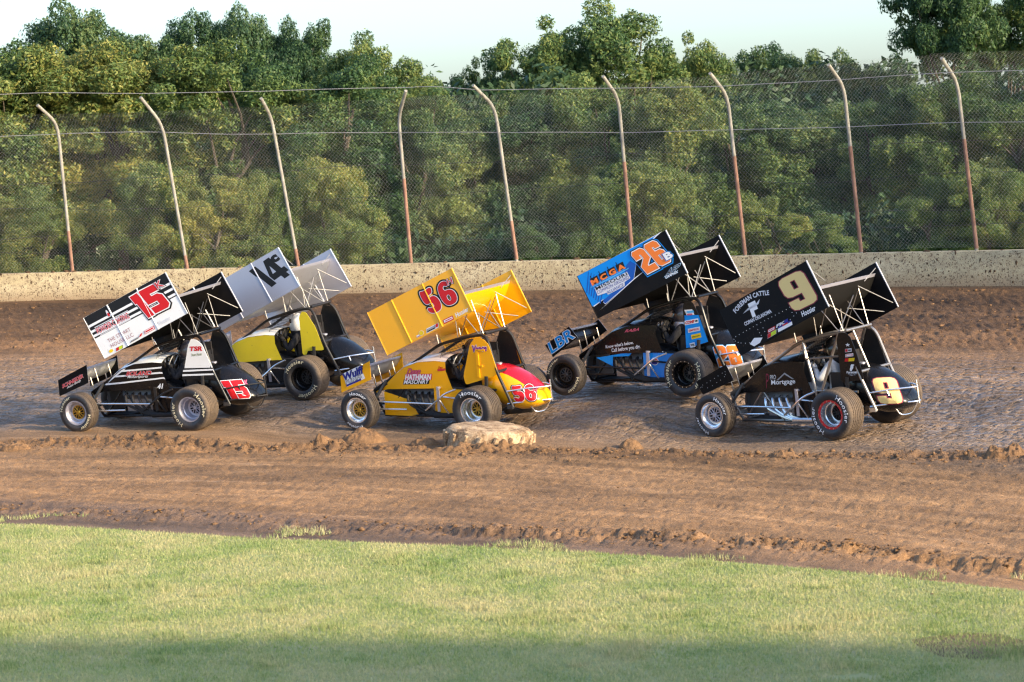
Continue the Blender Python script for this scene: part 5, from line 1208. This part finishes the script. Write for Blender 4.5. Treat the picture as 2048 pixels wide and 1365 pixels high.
sp56 = dict(label='bright yellow winged sprint car numbered 56H in the middle', tube=PBM, hood=paint('pale_cowl', (.70, .62, .62), .25, 0, .4, .1), hoodside=PY, lower=PY, frontpanel=PY, header=PBM, arm=PY, edge=PY, tail=PY, tailtop=MAG, bumper=CHR, rod=CHR, nosefoil=ALUD, noseplate=PY, foil=PY, board=PY, boardin=PY, rib=PY, ribs=True, strut='n',
  rim=('chrome', 'chrome'), centre=('gold', 'gold'), let=dict(LF=78, LR=85), letcol='white', mud=.55, driver=('black', 'dark', 'dark', 'driver in dark suit hidden behind the arm guard of the yellow car'))
sp26 = dict(label='black and blue winged sprint car numbered 26B farthest up the track', tube=PB, hood=PB, hoodside=PB, lower=PBLUE, header=PBM, arm=PB, edge=ALUD, tail=PB, bumper=CHR, rod=PB, nosefoil=PB, noseplate=PBB, foil=FOILB, board=PBB, boardin=PBB, rib=PBB, ribs=False, strut='c',
  rim=('black', 'black'), centre=('black', 'black'), beadlock=dict(LR='black'), let=dict(LF=140, LR=-5), letcol='cream', mud=.5, driver=('black', 'dark', 'silver', 'driver in black suit with silver neck collar in the black and blue car'),
  np=[(2.67, .775), (2.20, 1.08), (2.05, .90), (2.54, .585)], ag=[(.11, 1.45), (.14, 1.36), (.13, .72), (.02, .74), (-.28, .82), (-.16, 1.2), (-.04, 1.44), (.02, 1.47)])
sp9 = dict(label='all black winged sprint car with gold number 9, rearmost at right', tube=NICK, hood=PB, hoodside=PB, lower=PB, header=CHR, arm=PB, edge=ALUD, tail=PB, bumper=CHR, rod=CHR, nosefoil=ALUD, noseplate=PBB, foil=paint('dark_polished', (.014, .0135, .013), .6, .2, 0, .03, .1), board=PBB, boardin=PBB, rib=PBB, ribs=False, strut='n',
  rim=('chrome', 'chrome'), centre=('silver', 'dark'), beadlock=dict(LR='red'), let=dict(LF=38, LR=20), letcol='white', mud=.85, driver=('white', 'black', 'dark', 'driver in white suit gripping the wheel of the number 9 car'),
  np=[(2.64, .80), (2.04, 1.06), (1.92, .82), (2.54, .60)], ag=[(-.03, 1.50), (.02, 1.40), (.0, .78), (-.40, .82), (-.32, 1.18), (-.23, 1.44), (-.15, 1.51)])

c = build_car('15', sp15)
items = [polyp([(.004, .48), (.994, .44), (.994, .998), (.004, .998)], 'black')]
decal('black_field', c['board'], bmap(), items)
st = []
for b0, b1 in ((.775, .743), (.645, .614), (.54, .49)): st.append(polyp([(.004, b0 - .026), (.994, b1 - .026), (.994, b1 + .026), (.004, b0 + .026)], 'white'))
decal('pinstripes', c['board'], bmap(), st, base=.0055)
decal('number', c['board'], bmap(), [('15_1', num('1', ('black', 'white', 'red'), 0, (.085, .035, 0))), ('15_5', num('5', ('black', 'white', 'red'), 0, (.085, .035, 0)))], base=.008)
decal('number_suffix', c['board'], bmap(), [('15_K', [tl('K', 'black', .09), tl('K', 'white', .05), tl('K', 'red', .01)])], base=.016)
decal('lettering', c['board'], bmap(), [('15_pc', [tl('POWDER COATING', 'white', .05, 0, .95), tl('POWDER COATING', 'red', .008, 0, .95)]), ('15_l1', [RECT('pale')]), ('15_l2', [RECT('pale')]), ('15_th', [tl('THE STUART', 'maroon', -.008, 0, 1.05)]), ('15_ho', [tl('HOUSE LLC', 'maroon', -.008, 0, 1.05)]), ('15_hs', [tl('Hoosier', 'pale', .01)])], base=.008)
decal('stickers', c['board'], bmap(), [('15_y', [DISC('yellow')]), ('15_ry', [RECT('black', -.03, -.05, 1.03, 1.05), RECT('red', 0, 0, .45, 1), RECT('lime', .45, 0, 1, 1)]), ('15_gp', [RECT('grey', 0, 0, .8, .7), RECT('black', .0, .0, .7, .25), RECT('red', .8, .3, 1, 1.2)]), ('15_rd', [RECT('red'), RECT('white', .06, .12, .94, .88), sub(tl('Fastenal', 'red', .02), .1, .2, .9, .8) if False else RECT('red', .12, .3, .88, .7)]), ('15_fl', [DISC('pale', .5, .5, .3, .5), DISC('red', .6, .3, .3, .25)])], base=.008)
decal('disc_logo', [o for o in c['wing'].children if o.name.startswith('side_board')][1], lambda a, b, o: (float(bd(a, b)[0]), -WING_Y + .002 + o, float(bd(a, b)[1])), [('15_dk', [DISC('white'), DISC('orange', .5, .5, .46, .42), DISC('white', .5, .5, .42, .34), sub(tl('PCP', 'cyan', .03, .2), .15, .28, .85, .72)])])
hc = cast(bvh_of(c['side']))
decal('paint_scheme', c['side'], hc, [polyp([(1.86, .712), (1.60, .865), (1.45, .955), (1.38, .985), (.60, 1.05), (.56, 1.0), (.56, .66), (1.5, .64), (1.8, .63)], 'black')] if False else [polyp(DC['15_sa'], 'white'), polyp(DC['15_sb'], 'white'), polyp(DC['15_sc'], 'white'), polyp([(1.80, .735), (1.66, .845), (1.48, .955), (1.40, .99), (1.36, .99), (1.62, .84)], 'white')], fine=.08)
decal('lettering', c['side'], hc, [('15_bo', [tl('BOLAND', 'black', .07, .2), tl('BOLAND', 'white', .05, .2), tl('BOLAND', 'red', .025, .2)]), ('15_mo', [tl('Motorsports', 'white', .012, .35)]), ('15_41', [tl('41', 'white', .04, .15)])], base=.006, fine=.1)
decal('lettering', c['plate'], pmap(.461), [('15_sn', [tl('SCHNEIDER', 'pale', .05, .15), tl('SCHNEIDER', 'red', .02, .15)]), ('15_ab', [tl('Auto Body', 'white', .005, .35)])])
decal('stripes', c['arm'], pmap(.406), [polyp([(.235, .985), (.285, .80), (-.33, .79), (-.325, .985)], 'black')])
decal('stripes', c['arm'], pmap(.406), [polyp([(.242, .955), (.248, .925), (-.33, .94), (-.33, .965)], 'white'), polyp([(.262, .885), (.270, .855), (-.33, .865), (-.33, .89)], 'white')], base=.0055)
decal('lettering', c['arm'], pmap(.406), [('15_ts', [tl('TSR', 'red', .05, .1)]), ('15_st', [tl('Stuart House', 'olive', .01, .3)])])
tcast = cast(bvh_of(c['tail']))
def twide(key, chs, cols, smooth, offs, gap=.05):
    w = [max(p[0] for p in GL[q][0]) for q in chs]; tot = sum(w) + gap * (len(w) - 1); x = 0; out = []
    for lay in range(len(cols)):
        x = 0
        for q, ww in zip(chs, w):
            V, F = glyph(q, offs[lay], smooth); out.append((key, [(np.stack([(V[:, 0] * ww + x) / tot, V[:, 1]], -1), F, I[cols[lay]])], lay)); x += ww + gap
    return out
def tail_number(car, key, chs, cols, smooth, offs, extra=()):
    Mi = car['root'].matrix_world.to_3x3().inverted(); dv = Mi @ (car['root'].matrix_world @ Vector((-.7, .26, .6)) - Vector((0, 0, CAM_H)))
    for lay in range(len(cols)):
        it = [(k_, l_) for k_, l_, q in twide(key, chs, cols, smooth, offs) if q == lay]
        decal('tail_number', car['tail'], cast_dir(bvh_of(car['tail']), dv), it + (list(extra) if lay == len(cols) - 1 else []), base=.004 + lay * .003, fine=.06)
tail_number(c, '15_tail', '15', ('white', 'red'), 0, (.035, 0), [('15_tk', [tl('K', 'pink', .03)])])

c = build_car('14', sp14)
decal('number', c['board'], bmap(), [('14_1', num('1', ('black',), 0, (0,))), ('14_4', num('4', ('black',), 0, (0,))), ('14_c', [tl('c', 'black', .07)])])
rv = []
for b in (.05, .95):
    for i in range(40): a = .03 + .95 * i / 39; rv.append(((a - .003, b - .006), (a + .003, b - .006), (a - .003, b + .006)))
decal('rivets', c['board'], bmap(), [(q, [DISC('pale', n=6)]) for q in rv])

c = build_car('56', sp56)
def sh(key, db=.03): return [(a, b + db) for a, b in DC[key]]
decal('number', c['board'], bmap(), [(sh('56_5', .02), num('r5', ('black', 'white', 'red'), 2, (.085, .022, 0))), (sh('56_6', .02), num('r6', ('black', 'white', 'red'), 2, (.085, .022, 0)))], base=.004)
decal('number_suffix', c['board'], bmap(), [(sh('56_H', .02), [tl('H', 'black', .1), tl('H', 'white', .05), tl('H', 'red', .01)])], base=.012)
decal('lettering', c['board'], bmap(), [(sh('56_hs', .045), HOO('white'))])
decal('stickers', c['board'], bmap(), [(sh('56_rd', .045), [RECT('red'), RECT('white', .08, .25, .92, .8), RECT('red', .2, .4, .85, .62)]), (sh('56_gr', .05), [RECT('white'), RECT('grey', .03, .1, .75, .85), RECT('black', .1, .15, .7, .4), RECT('red', .78, .2, .97, .95)]), (sh('56_yc', .05), [DISC('white', .5, .5, .55, .55), DISC('yellow')]), (sh('56_yw', .045), [RECT('white'), RECT('maroon', .1, .1, .9, .4)])])
hc = cast(bvh_of(c['side']))
decal('lettering', c['side'], hc, [('56_ha', [RECT('red', -.03, -.12, 1.04, 1.12), RECT('pink', -.01, -.05, 1.02, 1.05), tl('HATHMAN', 'white', .035)]), ('56_ma', [RECT('black', -.03, -.1, 1.02, 1.1), tl('MASONRY', 'white', .02, .1)]), ('56_de', [tl('Dean', 'maroon', .07, .3), tl('Dean', 'pink', .02, .3)]), ('56_sm', [sub(tl('Dean', 'red', .03, .3), .1, .55, .5, 1), RECT('red', .02, .1, .95, .5), sub(tl('HATHMAN', 'pink', .0), .08, .18, .9, .42)])], fine=.1)
decal('lettering', c['arm'], pmap(.406), [('56_va', [tl('Vance', 'white', .09, .3), tl('Vance', 'pink', .05, .3), tl('Vance', 'purple', .02, .3)])])
decal('lettering', c['plate'], pmap(.461), [('56_bg', [RECT('white', .02, 0, .98, 1)]), ('56_nb', [RECT('white', 0, 0, 1, 0.01), RECT('navy', 0, 0, 1, 1)]), ('56_wu', [RECT('white', .3, .5, .31, .51), tl('Wulff', 'black', .05, .1), tl('Wulff', 'navy', .03, .1)]), ('56_pu', [RECT('white', .3, .5, .31, .51), tl('PUMPS', 'black', .06, .1), tl('PUMPS', 'pale', .01, .1)])], lift=.003)
tail_number(c, '56_tail', ('r5', 'r6'), ('black', 'white', 'red'), 2, (.08, .03, 0), [('56_tH', [tl('H', 'pink', .03)])])

c = build_car('26', sp26)
decal('blue_field', c['board'], bmap(), [poly('26_blue', 'white')]); B26 = np.array(DC['26_blue']); cen = B26.mean(0)
B2 = B26.copy(); B2[0] = (.002, .998); B2 = cen + (B2 - cen) * np.array([.985, .975]); B2[0] = (.004, .996); B2[1][1] = min(.996, B26[1][1]); B2[9] = (.004, B26[9][1] + .02)
decal('blue_field', c['board'], bmap(), [(None, [(B2, [tuple(range(len(B2)))], I['blue'])])], base=.0045)
decal('blue_chevron', c['board'], bmap(), [poly('26_dark', 'dblue'), poly('26_str', 'white'), poly('26_wl', 'white')] + [polyp([(.012 + .012 * i, .60 - .055 * i), (.02 + .012 * i, .585 - .055 * i), (.13 + .02 * i, .97 - .05 * i), (.122 + .02 * i, .97 - .05 * i)], 'dblue') for i in range(7)], base=.006)
decal('number', c['board'], bmap(), [('26_2', num('2', ('blue', 'black', 'white', 'orange'), 0, (.11, .075, .032, 0))), ('26_6', num('6', ('blue', 'black', 'white', 'orange'), 0, (.11, .075, .032, 0)))], base=.009)
decal('number_suffix', c['board'], bmap(), [('26_B', [tl('B', 'blue', .12), tl('B', 'black', .08), tl('B', 'white', .05)])], base=.020)
blk = []
for i in range(4):
    x = .02 + .25 * i; blk += [RECT('black', x, .05, x + .21, 1.05), RECT('black', x + .03, .9, x + .05, 1.45)]
decal('logo', c['board'], bmap(), [('26_mb', [RECT('white', -.02, .02, 1.0, .04)] + blk)], lift=.0004, base=.0085)
decal('lettering', c['board'], bmap(), [poly('26_sw', 'cyan'), ('26_mc', [tl('M C G A', 'orange', .05, 0, 1.0)])], base=.012)
decal('lettering_back', c['board'], bmap(), [poly('26_wb', 'pale')], base=.009)
decal('lettering', c['board'], bmap(), [('26_mi', [tl('MISSOURI', 'black', .02, 0, 1.1)]), ('26_co', [tl('COMMON GROUND', 'navy', .0, 0, 1.05)]), ('26_al', [tl('ALLIANCE', 'navy', .0, 0, 1.05)]), ('26_af', [tl('AFP', 'cyan', .08, .3), tl('AFP', 'white', .05, .3), tl('AFP', 'black', .02, .3)]), ('26_gx', [tl('GRAPHIX', 'cyan', .05, .3), tl('GRAPHIX', 'white', .02, .3)])], base=.0115)
hc = cast(bvh_of(c['side']))
decal('lettering', c['side'], hc, [('26_kn', [tl("Know what's below.", 'white', .02)]), ('26_ca', [sub(tl('Call before you dig.', 'white', .02), 0, -.2, 1, 1)]), ('26_ra', [tl('RABA', 'pink', .02, .25)])], fine=.1)
decal('blue_flash', c['side'], pmap(.345), [poly('26_bl1', 'blue')], base=.03)
decal('white_edge', c['lower'], pmap(.381), [polyp([(.92, .705), (.55, .66), (.55, .672), (.92, .717)], 'white'), ('26_sd', [DISC('white', .5, .5, .55, .6), DISC('red', .5, .62, .42, .36), DISC('navy', .5, .3, .4, .3), sub(tl('LUCAS', 'white', .03), .12, .5, .88, .75)])])
decal('blue_field', c['arm'], pmap(.406), [polyp([(.115, 1.24), (-.135, 1.245), (-.275, .83), (.02, .745), (.12, .73)], 'blue')])
decal('stickers', c['arm'], pmap(.406), [('26_cp', [RECT('white'), sub(tl('COMP', 'red', .05), .06, .2, .72, .8), RECT('black', .78, .3, .95, .7)]), ('26_si', [RECT('pale'), sub(tl('SIMPSON', 'red', .02), .08, .25, .92, .75)]), ('26_ye', [RECT('yellow'), sub(tl('SPEEDWAY', 'black', .02), .08, .3, .92, .6)]), ('26_wx', [RECT('white'), sub(tl('WIX', 'black', .04), .12, .3, .88, .75)]), ('26_no', [RECT('white', 0, .1, .9, 1), RECT('cyan', .2, .45, 1, .8), RECT('pink', .1, .1, .7, .35)])], base=.006)
decal('lettering', c['plate'], pmap(.461), [('26_lbr', [tl('LBR', 'white', .05), tl('LBR', 'blue', .02)])])
tail_number(c, '26_tail', '26', ('cyan', 'white', 'orange'), 0, (.06, .035, 0))

c = build_car('9', sp9)
decal('number', c['board'], bmap(), [('9_9', [(*glyph('9', .022, 0), I['maroon']), (*glyph('9', 0, 0), I['gold'])])])
arcp = np.array(DC['9_fc'])
def arct(text, col, hgt, bold):
    V, F = t2d(text, bold, 0, 1.05); lo, hi = V.min(0), V.max(0); t_ = (V[:, 0] - lo[0]) / (hi[0] - lo[0]); q = np.linspace(0, 1, len(arcp))
    P = np.stack([np.interp(t_, q, arcp[:, 0]), np.interp(t_, q, arcp[:, 1])], -1); dq = np.stack([np.interp(np.clip(t_ + .05, 0, 1), q, arcp[:, 0]) - np.interp(np.clip(t_ - .05, 0, 1), q, arcp[:, 0]), np.interp(np.clip(t_ + .05, 0, 1), q, arcp[:, 1]) - np.interp(np.clip(t_ - .05, 0, 1), q, arcp[:, 1])], -1)
    dm = dq * np.array([1.739, .772]); dm /= np.linalg.norm(dm, axis=1)[:, None]; nn = np.stack([-dm[:, 1], dm[:, 0]], -1)
    return (P + nn * ((V[:, 1:2] - lo[1]) / (hi[1] - lo[1]) * hgt) / np.array([1.739, .772]), F, I[col])
decal('lettering', c['board'], bmap(), [(None, [arct('FOREMAN CATTLE', 'pale', .075, .03)]), ('9_F', [tl('F', 'white', .06)]), poly('9_fs', 'pale'), ('9_co', [tl('COPAN OKLAHOMA', 'pale', .03)]), ('9_hs', HOO('white'))])
decal('stickers', c['board'], bmap(), [('9_s1', [RECT('white', -.02, -.05, 1.02, 1.05), RECT('red', 0, 0, .4, 1), RECT('lime', .4, 0, 1, 1)]), ('9_s2', [RECT('red'), RECT('white', .1, .2, .9, .8), RECT('red', .2, .4, .8, .6)]), ('9_fk', [RECT('white', .05, 0, 1, .42), RECT('navy', .1, .42, .95, .62), RECT('red', .4, .42, .75, .58), sub(tl('FK', 'pale', .05, .2), .0, .62, .55, .95), RECT('navy', .55, .62, .8, 1.0)]), poly('9_ck', 'white')])
decal('rivets', c['board'], bmap(), [([(a - .0035, b - .008), (a + .0035, b - .008), (a - .0035, b + .008)], [DISC('white', n=6)]) for a, b in DC['9_riv']])
hc = cast(bvh_of(c['side']))
decal('lettering', c['side'], hc, [('9_pro', [tl('PRO', 'white', .0)]), ('9_mo', [tl('Mortgage', 'white', .015)]), poly('9_ch', 'grey'), ('9_p', [tl('P', 'maroon', -.01)])], fine=.1)
decal('stickers', c['arm'], pmap(.406), [('9_a1', [RECT('pale'), RECT('red', .05, .1, .4, .9), RECT('black', .5, .3, .9, .7)]), ('9_a2', [RECT('white'), RECT('red', .08, .15, .92, .85), RECT('white', .15, .3, .85, .7)]), ('9_a3', [RECT('red', 0, 0, .4, 1), RECT('yellow', .4, 0, 1, 1)]), ('9_ri', [DISC('white', .55, .6, .28, .38), DISC('white', .4, .3, .22, .3), DISC('white', .85, .85, .15, .1)]), ('9_t1', [tl('Foreman', 'white', .03, .1)]), ('9_t2', [tl('Cattle Ranch', 'pale', .0)]), ('9_t3', [tl('Copan, OK', 'pale', .0)]), ('9_st', [(np.array([(.5 + (.5 if i % 2 == 0 else .22) * math.sin(i * math.pi / 5), .5 + (.5 if i % 2 == 0 else .22) * math.cos(i * math.pi / 5)) for i in range(10)]), [tuple(range(10))], I['white'])])])
decal('oval_logo', c['lower'], pmap(.381), [([(.78, .80), (.64, .80), (.78, .86)], [DISC('red', .5, .5, .55, .6), DISC('yellow', .5, .5, .48, .45), RECT('black', .35, .4, .65, .6)])])
decal('rivets', c['plate'], pmap(.461), [([(x + .005, z - .005), (x - .005, z - .005), (x + .005, z + .005)], [DISC('white', n=6)]) for x, z in DC['9_nr']])
tail_number(c, '9_tail', '9', ('maroon', 'gold'), 0, (.03, 0))
